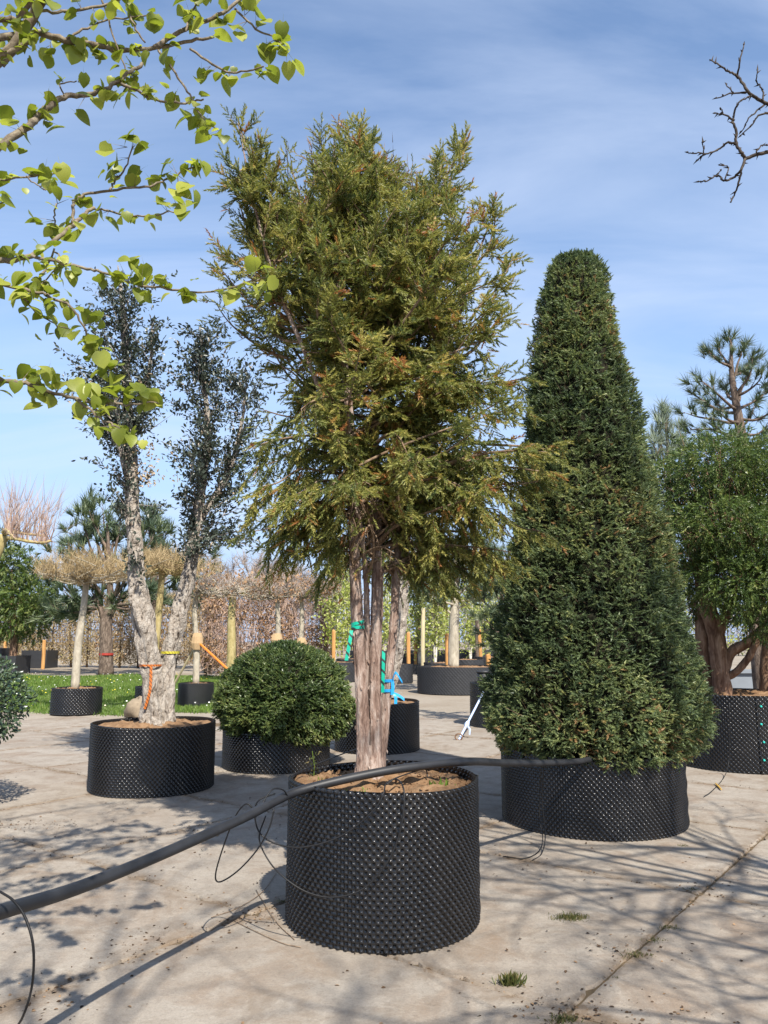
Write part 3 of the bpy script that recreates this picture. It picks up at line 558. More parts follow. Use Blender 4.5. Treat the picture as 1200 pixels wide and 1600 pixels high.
# ------------------------------------------------------------------ clipped column
colm = empty('clipped_conifer', (1.895, 7.33, 0.6), 'tall tapering clipped conifer column with flat top in a wide dimpled pot', 'tree')
prof = [(408,862,935),(425,848,950),(480,838,958),(560,828,975),(650,818,1000),(740,812,1018),(830,800,1038),(920,783,1062),(1000,768,1082),(1080,756,1100),(1130,754,1104),(1165,772,1092),(1190,800,1060)]
CY = 7.33
prof = [(y, a+5+3*(y > 900), b-5-7*(y > 900)) for y, a, b in prof]
cz = np.array([P(900, q[0], CY).z for q in prof])[::-1]; cl = np.array([P(q[1], q[0], CY).x for q in prof])[::-1]; crr = np.array([P(q[2], q[0], CY).x for q in prof])[::-1]
def clip_scatter(root, zs, xl, xr, yc, n, mat_, sl, inward, seed, top=True, ysc=1.0, tmpl=SPRIGS, down=0.0):
    r = np.random.default_rng(seed); hw = (xr-xl)/2; xc = (xl+xr)/2
    zz = r.uniform(zs[0], zs[-1], n*4); w_ = np.interp(zz, zs, hw); zz = zz[r.random(n*4) < w_/hw.max()][:n]; n2 = len(zz)
    ph = r.uniform(0, 2*PI, n2); w_ = np.interp(zz, zs, hw); c = np.interp(zz, zs, xc); slope = np.gradient(hw, zs); sl_ = np.interp(zz, zs, slope)
    nz_ = 0.03*np.sin(ph*5+zz*4)+0.025*np.sin(ph*9-zz*7+1)+0.02*np.sin(ph*3+zz*11)
    qx = w_*np.cos(ph)*30; qy = w_*np.sin(ph)*30; qz = zz*33
    nz_ = nz_*.8+0.022*(np.sin(qx+1.3*np.sin(qz*.6))+np.sin(qy+1.1*np.sin(qx*.7+2))+np.sin(qz+1.4*np.sin(qx*.5+qy*.4)))
    gap = (np.sin(ph*7+zz*3.1)*np.sin(zz*5.3-ph*4)+0.6*np.sin(ph*13+zz*9)*np.sin(zz*12+1.3))
    dep = r.random(n2)**1.7*inward+np.clip(gap-0.7, 0, 1)*0.13
    k = w_*(1+0)+nz_*np.minimum(1, w_*1.5)-dep
    pos = np.stack([c+k*np.cos(ph), yc+k*np.sin(ph)*ysc, zz], 1); outw = nrm(np.stack([np.cos(ph), np.sin(ph), -sl_*0.8], 1))
    if top:
        m = int(n*0.05); a = r.uniform(0, 2*PI, m); q = np.sqrt(r.random(m))*hw[-1]; tp = np.stack([xc[-1]+q*np.cos(a), yc+q*np.sin(a), zs[-1]-r.random(m)*0.06], 1); pos = np.concatenate([pos, tp]); outw = np.concatenate([outw, np.tile([0, 0, 1.0], (m, 1))])
    N_ = len(pos); tang = np.cross(outw, np.array([0, 0, 1.0]))
    ax = outw*0.8+r.normal(0, 0.45, (N_, 3))+np.array([0, 0, 0.25-down])+tang*r.normal(0, 0.55, (N_, 1)); nm = np.array([0, 0, 1.0])+outw*0.5+r.normal(0, 0.35, (N_, 3))
    pos = pos-nrm(ax)*sl*0.55; ch = r.integers(0, 3, N_); sc = r.uniform(0.7, 1.25, N_)*sl; patch = 0.16*np.sin(pos[:, 2]*3.1+np.arctan2(pos[:, 1]-yc, pos[:, 0])*2)+0.1*np.sin(pos[:, 0]*9+pos[:, 2]*7)
    rn = np.clip(0.47+patch+r.normal(0, 0.22, N_), 0, 1); mb = MB()
    for k in range(3): scatter(mb, *tmpl[k], pos[ch == k], ax[ch == k], nm[ch == k], sc[ch == k], rn[ch == k])
    return tag(mb.build('foliage', mat_, root), kind='stuff')
def core(root, zs, xl, xr, yc, f, name='shade_core', mat_=None):  # added closed core: stops see-through, its dark colour stands for inner shade
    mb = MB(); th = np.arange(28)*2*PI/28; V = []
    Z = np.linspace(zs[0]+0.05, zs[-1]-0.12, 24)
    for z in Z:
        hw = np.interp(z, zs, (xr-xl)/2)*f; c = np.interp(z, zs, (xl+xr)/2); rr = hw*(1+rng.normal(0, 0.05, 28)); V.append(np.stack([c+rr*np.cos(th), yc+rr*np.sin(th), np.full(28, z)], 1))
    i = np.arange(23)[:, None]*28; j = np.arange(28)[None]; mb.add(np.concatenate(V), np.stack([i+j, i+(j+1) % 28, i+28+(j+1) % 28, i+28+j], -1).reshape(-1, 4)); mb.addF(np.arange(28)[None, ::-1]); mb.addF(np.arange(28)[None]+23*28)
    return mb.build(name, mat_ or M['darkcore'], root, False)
clip_scatter(colm, cz, cl, crr, CY, 40000, M['topiary'], 0.060, 0.09, 3, tmpl=SPRIGT)
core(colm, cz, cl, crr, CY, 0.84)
mb = MB(); p0 = []; p1 = []
for k in range(900):
    z = random.uniform(cz[0], cz[-1]-0.3); a = random.uniform(0, 2*PI); hw = np.interp(z, cz, (crr-cl)/2); c = np.interp(z, cz, (cl+crr)/2)
    q0 = np.array([c+hw*0.7*math.cos(a), CY+hw*0.7*math.sin(a), z-0.1]); q1 = np.array([c+hw*0.99*math.cos(a+random.gauss(0, .12)), CY+hw*0.99*math.sin(a+random.gauss(0, .12)), z+random.uniform(-.05, .25)]); p0.append(q0); p1.append(q1)
twigs(mb, p0, p1, 0.0035); 
for k in range(12):
    a = random.uniform(-2.6, -0.5); q = np.array([1.895+0.55*math.cos(a), CY+0.55*math.sin(a), 0.6]); e = np.array([1.895+0.98*math.cos(a+random.gauss(0, .2)), CY+0.98*math.sin(a+random.gauss(0, .2)), random.uniform(0.8, 1.15)])
    pp, r_ = limb(q, e, 0.005, 0.05, 0.03); tube(mb, pp, r_, 4, cap=False)
mb.build('twigs', M['twig'], colm)
mb = MB(); tube(mb, [(1.895, CY, 0.56), (1.9, CY, 1.2), (1.88, CY, 2.5)], [.09, .08, .06], 10); mb.build('trunk', M['brownbark'], colm, True)

# ------------------------------------------------------------------ clipped dome
dome = empty('clipped_dome', (-1.395, 10.33, 0.42), 'low clipped yew dome bulging over its pot', 'shrub')
dprof = [(1006,430,462),(1012,410,485),(1024,385,508),(1045,362,530),(1070,349,544),(1100,342,551),(1125,346,549),(1145,362,535),(1160,385,510)]
dz = np.array([P(445, q[0], 10.33).z for q in dprof])[::-1]; dl = np.array([P(q[1], q[0], 10.33).x for q in dprof])[::-1]; dr = np.array([P(q[2], q[0], 10.33).x for q in dprof])[::-1]
clip_scatter(dome, dz, dl, dr, 10.33, 13500, M['dome'], 0.075, 0.09, 5, down=0.1, tmpl=SPRIGT)
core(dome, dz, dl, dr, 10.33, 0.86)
mb = MB(); tube(mb, [(-1.395, 10.33, 0.42), (-1.39, 10.33, 0.7), (-1.39, 10.33, 1.0)], [.06, .05, .03], 8); mb.build('trunk', M['brownbark'], dome, True)

# ------------------------------------------------------------------ cork oak
cork = empty('cork_oak', (-2.6, 8.87, 0.65), 'two-stemmed tree with pale corky bark and sparse small dark leaves', 'tree')
cs = [([(238,1136,8.85),(238,1090,8.85),(236,1045,8.85),(230,1000,8.85),(222,960,8.85),(215,920,8.83),(212,880,8.82),(209,830,8.8),(207,780,8.8),(204,720,8.8),(200,650,8.8),(197,580,8.8),(194,510,8.8),(189,450,8.8),(184,415,8.8)], [.14,.112,.106,.112,.118,.10,.086,.077,.074,.066,.055,.046,.035,.02,.006]),
      ([(256,1136,8.95),(258,1090,8.97),(262,1040,9.0),(270,1000,9.02),(280,960,9.05),(291,915,9.08),(300,870,9.1),(304,830,9.1),(310,790,9.1),(318,740,9.1),(325,690,9.1),(322,630,9.1),(316,570,9.1),(312,510,9.1)], [.12,.095,.09,.085,.088,.08,.072,.066,.058,.045,.038,.03,.02,.006]),
      ([(303,840,9.1),(320,800,9.15),(345,760,9.2),(365,715,9.25),(378,660,9.28),(385,600,9.3)], [.05,.045,.04,.032,.022,.006]),
      ([(204,690,8.8),(222,640,8.75),(236,560,8.7),(238,510,8.7)], [.035,.03,.02,.006]),
      ([(206,770,8.8),(192,720,8.7),(185,660,8.65),(176,600,8.6),(165,540,8.6)], [.035,.03,.024,.016,.006])]
mb = MB(); cst = []
for i, (l, r) in enumerate(cs):
    p, rr = smoothpath(path3(l), r, 8); cst.append((p, rr)); tube(mb, p, rr, 30 if i < 2 else 8, lump=0.24 if i < 2 else 0.1, seed=i*2.1+.5, ridge=.06 if i < 2 else 0)
ctr = mb.build('trunk', M['corkbark'], cork, False)
mb = MB(); q0 = []; q1 = []; lp = []; la = []; ln_ = []; lr_ = []; dp = []; da = []
def cleaf(pxr, pyr, yc, n, stem, dens=1.0):
    for _ in range(n):
        px = random.gauss((pxr[0]+pxr[1])/2, (pxr[1]-pxr[0])/3.3); py = random.uniform(*pyr); e = np.array(P(px, py, yc+random.gauss(0, 0.32)))
        p, rr = cst[stem]; k = int(np.argmin(np.abs(p[:, 2]-(e[2]-random.uniform(0.05, 0.5))))); s = p[min(k, len(p)-3)]
        m = (s+e)/2+rng.normal(0, 0.05, 3); q0.extend([s, m]); q1.extend([m, e])
        nl = int(random.uniform(26, 54)*dens); t = rng.uniform(0.3, 1.1, nl)[:, None]; pos = s+(e-s)*t+rng.normal(0, 0.033, (nl, 3)); lp.append(pos)
        la.append(nrm(e-s)*0.5+rng.normal(0, 0.6, (nl, 3))); ln_.append(np.array([0, -0.3, 1])+rng.normal(0, 0.7, (nl, 3))); lr_.append(np.clip(rng.beta(1.6, 2.6, nl)*0.86+(rng.random(nl) < 0.05)*0.4, 0, 1))
cleaf((120, 250), (430, 640), 8.8, 95, 0); cleaf((140, 235), (620, 800), 8.8, 60, 0, 0.8); cleaf((112, 200), (560, 680), 8.65, 34, 4, 0.8); cleaf((205, 262), (500, 660), 8.7, 34, 3, 0.8)
cleaf((272, 362), (515, 700), 9.1, 85, 1); cleaf((268, 350), (690, 850), 9.1, 75, 1, 0.9); cleaf((330, 425), (560, 860), 9.25, 95, 2, 0.9); cleaf((190, 225), (790, 900), 8.8, 12, 0, 0.6)
lp = np.concatenate(lp); la = np.concatenate(la); ln_ = np.concatenate(ln_); lr_ = np.concatenate(lr_)
twigs(mb, q0, q1, 0.006); mb.build('twigs', M['corkbark'], ctr)
mb = MB(); scatter(mb, *leaf_simple(0.55), lp, la, ln_, rng.uniform(0.04, 0.072, len(lp)), lr_); tag(mb.build('crown', M['cork'], cork), kind='stuff'); print('cork leaves', len(lp))
mb = MB(); dp = np.array([P(random.gauss(218, 18), random.uniform(690, 760), 8.72+random.uniform(-.1, .25)) for _ in range(260)]); scatter(mb, *leaf_simple(0.55), dp, rng.normal(0, .6, (260, 3))+np.array([0.2, 0, -0.5]), rdir(260), rng.uniform(0.03, 0.06, 260))
tag(mb.build('dry_leaves', M['corkdry'], cork, ), kind='stuff')

# ------------------------------------------------------------------ loose ties and ribbons
def band(name, path, wv, m, label, cat='ribbon', extra=()):
    """flat strips: list of (points, width vector)"""
    mb = MB(); allp = [path]+list(extra)
    for pts in allp:
        p, _ = smoothpath(pts[0], [1]*len(pts[0]), 5) if len(pts[0]) > 2 else (np.array([tuple(q) for q in pts[0]]), 0)
        w_ = np.array(pts[1])/2; t = nrm(np.gradient(p, axis=0)); nn_ = nrm(np.cross(t, w_))*0.0015; m_ = len(p)
        V = np.concatenate([p-w_-nn_, p+w_-nn_, p+w_+nn_, p-w_+nn_]); q = np.arange(m_-1)
        F = np.concatenate([np.stack([q+a*m_, q+1+a*m_, q+1+((a+1) % 4)*m_, q+((a+1) % 4)*m_], 1) for a in range(4)]); mb.add(V, F)
    c = np.mean(mb.V[0], axis=0); return tag(mb.build(name, m, loc=tuple(c)), label, cat)
def around(c, r, a0, a1, n=14, dz=0.0): return [Vector((c[0]+r*math.cos(a0+(a1-a0)*k/n), c[1]+r*math.sin(a0+(a1-a0)*k/n), c[2]+dz*k/n)) for k in range(n+1)]
def stem_at(st, z): p, rr = st; k = int(np.argmin(np.abs(p[:, 2]-z))); return p[k], rr[k]
c, r = stem_at(stems[0], P(558, 975, 4.84).z); W = (0, 0, 0.02)
band('green_tape', (around(c-np.array([0, 0, .012]), r*1.16, 0, 2*PI), W), None, M['greentape'], 'green marker tape wrapped round the left yew stem with hanging tail', 'tape',
     [(around(c+np.array([0, 0, .03]), r*1.16, 0.2, -PI, 12, -0.03), W), ([P(549, 985, 4.80), P(547, 1000, 4.79), P(541, 1032, 4.78)], (0.022, 0.005, 0.0))])
bpy.data.objects['green_tape'].data.materials.clear(); bpy.data.objects['green_tape'].data.materials.append(M['greentape'])
c2, r2 = stem_at(stems[1], P(590, 1060, 4.9).z)
o = band('green_tape', ([P(599.5, 1017, 4.84), P(599, 1040, 4.83), P(598.5, 1062, 4.83), P(598, 1082, 4.84)], (0.02, 0.0, 0.0)), None, M['greentape'], 'green marker tape hanging straight down between the yew stems', 'tape'); o.data.materials.append(M['greentape'])
c3, r3 = stem_at(stems[2], P(608, 1062, 4.95).z); c4, r4 = stem_at(stems[2], P(606, 1080, 4.95).z); W = (0, 0, 0.018)
k1 = Vector((c3[0]+r3*0.9, c3[1]-r3*1.1, c3[2]))
o = band('blue_ribbon', (around(c3, r3*1.2, 0, 2*PI), W), None, M['bluetape'], 'bright blue ribbon tied in a bow round the right yew stem', 'ribbon',
     [(around(c4, r4*1.2, 0, 2*PI), W), ([k1, k1+Vector((0.02, -0.01, 0.05)), k1+Vector((0.05, -0.01, 0.01)), k1+Vector((0.062, 0, -0.01))], (0, 0.004, 0.016)), ([k1, k1+Vector((0.003, -0.006, -0.04)), k1+Vector((-0.002, -0.006, -0.085))], (0.02, 0.004, 0)), ([k1-Vector((0, 0, .075)), k1+Vector((0.02, -0.006, -0.10)), k1+Vector((0.02, -0.006, -0.14))], (0.018, 0.004, 0)), ([k1-Vector((0, 0, .075)), k1+Vector((0.04, 0, -0.09)), k1+Vector((0.075, 0, -0.115))], (0, 0.004, 0.018))]); o.data.materials.append(M['bluetape'])
c, r = stem_at(cst[0], P(238, 1040, 8.85).z); W = (0, 0, 0.022)
o = band('orange_tape', (around(c, r*1.2, 0, 2*PI, 20), W), None, M['orangetape'], 'orange marker tape round the thicker cork stem with a long hanging tail', 'tape',
     [([Vector((c[0]+0.045, c[1]-r*1.25, c[2])), Vector((c[0]+0.05, c[1]-r*1.34, c[2]-0.25)), Vector((c[0]+0.02, c[1]-r*1.38, c[2]-0.40)), Vector((c[0]-0.0, c[1]-r*1.38, c[2]-0.47))], (0.028, 0.01, 0))]); o.data.materials.append(M['orangetape'])
c, r = stem_at(cst[1], P(267, 1018, 9.0).z)
o = band('yellow_tape', (around(c, r*1.22, 0, 2*PI, 20), (0, 0, 0.028)), None, M['yellowtape'], 'yellow marker tape round the thinner cork stem', 'tape'); o.data.materials.append(M['yellowtape'])

# ------------------------------------------------------------------ right conifer
rc = empty('feathery_conifer', (4.71, 10.48, 0.85), 'broad feathery green conifer with thick forking brown stems', 'tree')
rs = [([(1130,1095,10.3),(1127,1060,10.3),(1120,1000,10.3),(1108,960,10.35),(1095,900,10.4),(1085,840,10.45)], [.13,.115,.11,.105,.08,.05]),
      ([(1100,1095,10.5),(1100,1040,10.5),(1098,980,10.5),(1096,900,10.6),(1100,820,10.7)], [.12,.11,.10,.08,.05]),
      ([(1131,1050,10.3),(1142,1020,10.25),(1165,1005,10.15),(1190,985,10.1),(1225,960,10.05)], [.07,.068,.062,.055,.04]),
      ([(1130,1060,10.32),(1150,1050,10.2),(1168,1030,10.1),(1182,1005,10.05),(1210,985,10.0)], [.05,.048,.045,.04,.03]),
      ([(1200,1095,10.7),(1199,1040,10.7),(1205,980,10.7),(1215,900,10.7)], [.11,.10,.09,.06]),
      ([(1120,1000,10.3),(1140,940,10.4),(1160,860,10.5),(1170,780,10.5)], [.07,.06,.05,.02])]
mb = MB()
for i, (l, r) in enumerate(rs): p, rr = smoothpath(path3(l), r, 8); tube(mb, p, rr, 14, lump=0.16, seed=i)
rct = mb.build('trunk', M['brownbark'], rc, True)
clumps = []
r = np.random.default_rng(11)
for (px, py, dY, R_) in [(1075,750,10.2,.42),(1050,790,10.3,.36),(1110,730,10.1,.46),(1160,735,10.2,.5),(1205,750,10.3,.55),(1250,800,10.5,.6),(1075,840,10.1,.42),(1120,820,9.8,.5),(1170,830,9.7,.52),(1220,850,9.8,.55),(1080,900,10.3,.36),(1115,905,9.9,.42),(1160,915,9.7,.48),(1205,920,9.7,.5),(1290,880,10.3,.6),(1100,800,10.9,.6),(1180,780,11.1,.7),(1240,850,11.2,.8),(1120,890,11.2,.6),(1070,950,10.7,.28),(1190,960,9.8,.36),(1040,745,10.6,.3),(1085,715,10.8,.36),(1140,705,10.6,.36),(1195,715,10.8,.4),(1300,950,10.2,.6)]:
    clumps.append((np.array(P(px, py, dY)), R_))
pos = []; ax = []; nm = []; rn = []
for c, R_ in clumps:
    n = int(1500*R_/0.45*R_/0.45*0.52); u = nrm(r.normal(size=(n, 3))); rad_ = R_*(1-0.45*r.random(n)**1.8)[:, None]*(1+0.12*np.sin(u[:, :1]*7+c[0]*5)+0.12*np.sin(u[:, 2:]*9+c[1]*3))
    gl = (np.sin(u[:, 0]*6+c[2]*4)+np.sin(u[:, 2]*7+c[0]*3)+np.sin(u[:, 1]*6)) > -1.1; u = u[gl]; rad_ = rad_[gl]; n = len(u)
    pos.append(c+u*rad_*np.array([1, 1, 0.85])); ax.append(u*0.7+np.array([0, 0, -0.35])+r.normal(0, 0.4, (n, 3))); nm.append(u+np.array([0, -0.3, 0.6])+r.normal(0, .4, (n, 3))); rn.append(np.clip(0.45+r.normal(0, 0.06)+r.normal(0, 0.24, n), 0, 1))
pos = np.concatenate(pos); ax = np.concatenate(ax); nm = np.concatenate(nm); rn = np.concatenate(rn); sc = r.uniform(0.06, 0.115, len(pos))
mb = MB(); ch = r.integers(0, 3, len(pos)); SPR2 = [bushy_template(9, .5, .26) for _ in range(3)]
for k in range(3): scatter(mb, *SPR2[k], pos[ch == k], ax[ch == k], nm[ch == k], sc[ch == k], rn[ch == k])
tag(mb.build('crown', M['thuja'], rc), kind='stuff'); print('thuja', len(pos))
mb = MB(); q0 = []; q1 = []
for c, R_ in clumps:
    for _ in range(14): q0.append(np.array([4.7, 10.5, 2.1])*0.45+c*0.55+r.normal(0, .1, 3)); q1.append(c+r.normal(0, R_*0.5, 3))
twigs(mb, q0, q1, 0.02); mb.build('twigs', M['brownbark'], rct)
# grey trough behind the conifer pot
mb = MB()
def box(mb, x0, x1, y0, y1, z0, z1, a=None):
    V = [(x, y, z) for z in (z0, z1) for y in (y0, y1) for x in (x0, x1)]; mb.add(V, [(0, 2, 3, 1), (4, 5, 7, 6), (0, 1, 5, 4), (2, 6, 7, 3), (0, 4, 6, 2), (1, 3, 7, 5)], a)
x0 = P(1085, 1060, 15).x; x1 = P(1300, 1060, 15).x
tr = empty('grey_trough', ((x0+x1)/2, 15.0, -0.022), 'pale grey trough behind the feathery conifer', 'trough')
for nme, b_ in (('front_panel', (x0, x1, 14.9, 14.95, 0, 1.0)), ('back_panel', (x0, x1, 16.0, 16.05, 0, 1.0)), ('end_panel', (x0, x0+.05, 14.953, 15.997, 0, 1.0)), ('end_panel', (x1-.05, x1, 14.953, 15.997, 0, 1.0)), ('rim', (x0-.04, x1+.04, 14.84, 14.96, 1.0, 1.07))):
    mb = MB(); box(mb, *[v-0.022 if k >= 4 else v for k, v in enumerate(b_)]); mb.build(nme, M['greypanel'], tr)
mb = MB(); V0 = [(x0+.05, 14.95, .85), (x1-.05, 14.95, .85), (x1-.05, 16.0, .85), (x0+.05, 16.0, .85)]; mb.add(V0, [(0, 1, 2, 3)]); mb.build('soil', M['soil'], tr)

# ------------------------------------------------------------------ pines and other conifers
def pine(name, x, y, top, label, trunk_pts, trunk_r, limbs_, tuft_l, n_tuft, mat_=None, bark=None, z0=-0.02, group=None, tm=TUFT, seed=0):
    r = np.random.default_rng(seed); root = empty(name, (x, y, z0), label, 'tree', group)
    mb = MB(); p, rr = smoothpath(trunk_pts, trunk_r, 6); tube(mb, p, rr, 10, lump=0.12, seed=seed); 
    pos = []; ax = []
    for (a, b, rad0) in limbs_:
        q, r2 = limb(a, b, rad0, -0.08*np.linalg.norm(np.array(b)-np.array(a)), 0.05); tube(mb, q, r2, 5, cap=False)
        L_ = np.linalg.norm(q[-1]-q[0])
        for k in range(n_tuft):
            t = 0.45+0.55*(k+1)/n_tuft; i = min(int(t*(len(q)-1)), len(q)-1); base = q[i]; tg = nrm(q[-1]-q[0]); d = nrm(tg+r.normal(0, 0.75, 3)+np.array([0, 0, .35])); e = base+d*r.uniform(0.2, 1.3)*tuft_l*(0.3 if k == n_tuft-1 else 1)
            twigs(mb, [base], [e], 0.008+tuft_l*0.03); pos.append(e); ax.append(d+np.array([0, 0, 0.5]))
    pos.append(p[-1]); ax.append(np.array([0, 0, 1.0]))
    mb.build('trunk', bark or M['pinebark'], root, True)
    pos = np.array(pos); ax = np.array(ax); mb = MB(); ch = r.integers(0, 2, len(pos)); sc = r.uniform(0.8, 1.2, len(pos))*tuft_l; nm = nrm(r.normal(size=(len(pos), 3)))
    for rep in range(2):
        for k in range(2): scatter(mb, *tm[k], pos[ch == k]+r.normal(0, tuft_l*0.12, (int((ch == k).sum()), 3)), ax[ch == k]+r.normal(0, .25, (int((ch == k).sum()), 3)), nm[ch == k]*(1 if rep == 0 else -1)+0.3*rep, sc[ch == k])
    tag(mb.build('crown', mat_ or M['pine'], root), kind='stuff'); return root
# tall pine at the right
Yp = 13.5; pl = []
for (sx, sy, ex, ey, dd) in [(1148,600,1142,530,0),(1143,575,1108,550,-.2),(1143,575,1122,545,.4),(1143,590,1175,565,.3),(1150,618,1190,590,-.3),(1150,618,1175,555,-.1),(1150,640,1090,590,-.3),(1152,645,1080,615,.3),(1152,640,1200,610,.2),(1155,660,1070,645,-.2),(1155,660,1110,635,-.6),(1155,655,1215,640,-.3),(1157,680,1075,672,.4),(1157,680,1120,668,-.5),(1158,675,1205,660,.4),(1150,625,1130,600,.7),(1152,630,1165,585,.6),(1157,690,1100,690,-.3),(1158,690,1215,685,0),(1146,590,1160,545,.3),(1155,660,1180,630,.8),(1150,630,1105,612,.9)]:
    pl.append((P(sx, sy, Yp), P(ex, ey, Yp+dd*1.3), 0.035))
b0 = P(1162, 720, Yp); pine('pine_tree', b0.x, Yp, 0, 'open-branched pine rising above the feathery conifer', [Vector((b0.x+.05, Yp, -0.02)), Vector((b0.x, Yp, 2.0)), P(1162, 720, Yp), P(1153, 650, Yp), P(1144, 590, Yp), P(1142, 535, Yp)], [.16, .13, .10, .075, .05, .02], pl, 0.24, 5, seed=21)
# pale needle tree between column and conifer
Yp = 17.0; b0 = P(1042, 720, Yp); pl = [(Vector((b0.x, Yp, z)), P(ex, ey, Yp+random.uniform(-.5, .5)), 0.03) for z, ex, ey in [(4.6,1020,690),(4.8,1030,660),(5.0,1045,650),(4.9,1058,668),(4.6,1065,700),(4.4,1018,715),(5.0,1038,655),(4.4,1050,690),(4.7,1025,675),(4.2,1075,720)]]
pine('pale_pine', b0.x, Yp, 0, 'pale blue-green pine tip just beside the clipped column', [Vector((b0.x, Yp, -0.02)), Vector((b0.x, Yp, 2.5)), Vector((b0.x, Yp, 4.5)), P(1042, 655, Yp)], [.13, .11, .07, .02], pl, 0.34, 6, M['bluepine'], seed=22)
# dark pine on the lawn
Yp = 36.0; g0 = G(165, 1055); fork = P(166, 972, Yp); pl = []
def rp(x, y): return P(x, y, Yp+random.uniform(-1.8, 1.8))
for (sx, sy, ex, ey) in [(150,950,90,955),(150,950,105,930),(145,940,85,905),(150,940,110,890),(150,920,95,870),(160,930,130,860),(165,920,150,830),(165,900,125,800),(170,900,160,790),(170,900,190,800),(180,930,205,830),(185,935,240,880),(185,945,230,920),(185,950,250,940),(180,930,225,850),(165,880,135,785),(160,880,110,830),(175,880,180,830),(160,930,75,950),(150,945,120,965),(180,900,250,830),(180,890,240,810),(170,860,140,800),(170,900,100,850),(180,910,260,860),(170,900,210,870),(170,900,130,900)]:
    pl.append((P(sx, sy, Yp), rp(ex, ey), 0.10))
pine('pine_tree', g0.x, g0.y, 0, 'dark round-headed pine growing on the lawn with a red band on its trunk', [Vector((g0.x, g0.y, -0.02)), P(166, 1010, Yp), fork, P(172, 940, Yp), P(170, 880, Yp), P(168, 820, Yp)], [.36, .30, .28, .16, .12, .05], pl+[(fork, P(145, 925, Yp), .22), (fork, P(190, 935, Yp), .2)], 0.62, 9, seed=23, tm=TUFTF)
mb = MB(); c = P(166, 1022, Yp); tube(mb, [c-Vector((0, 0, .05)), c+Vector((0, 0, .05))], [.325, .32], 14); tag(mb.build('red_band', M['redband'], loc=tuple(c)), 'red marker band round the dark pine trunk', 'band')
# second far pine behind cork stems
Yp = 40.0; g0 = Vector((P(240, 1000, Yp).x, Yp, -0.02)); pl = [(P(240, sy, Yp), rp(ex, ey), .08) for sy, ex, ey in [(900,240,800),(900,215,830),(900,262,825),(910,250,850),(880,232,805),(920,290,900),(910,280,880),(920,310,880),(930,320,930),(900,330,860)]]
pine('pine_tree', g0.x, g0.y, 0, 'far pine whose top shows between the two cork barked stems', [g0, P(241, 950, Yp), P(240, 880, Yp), P(240, 805, Yp)], [.3, .25, .18, .05], pl, 0.7, 9, seed=24, tm=TUFTF)
# left conifer in dark trough
Yp = 38.0; g0 = Vector((P(22, 1000, Yp).x, Yp, 0.6)); 
lc = empty('conifer', tuple(g0), 'dark green conifer standing in a long dark trough by the lawn', 'tree')
mb = MB(); p, rr = smoothpath([g0, P(22, 1000, Yp), P(20, 950, Yp), P(18, 890, Yp)], [.2, .18, .12, .03], 5); tube(mb, p, rr, 8); mb.build('trunk', M['brownbark'], lc, True)
mb = MB(); r = np.random.default_rng(31)
for (px, py, R_) in [(10,880,1.0),(30,890,1.1),(55,910,1.0),(5,920,1.4),(40,940,1.3),(65,950,.9),(20,960,1.3),(50,975,.9),(-25,900,1.5),(-20,950,1.5),(15,985,.7),(0,850,.8),(70,930,.6)]:
    c = np.array(P(px, py, Yp+r.uniform(-.6, .6))); n = int(380*R_*R_); u = nrm(r.normal(size=(n, 3))); scatter(mb, *SPRIGS[0], c+u*R_*(1-.5*r.random((n, 1))**1.6), u+r.normal(0, .4, (n, 3))+np.array([0, 0, -.2]), u+r.normal(0, .4, (n, 3)), r.uniform(.17, .32, n))
tag(mb.build('crown', M['thuja'], lc), kind='stuff')

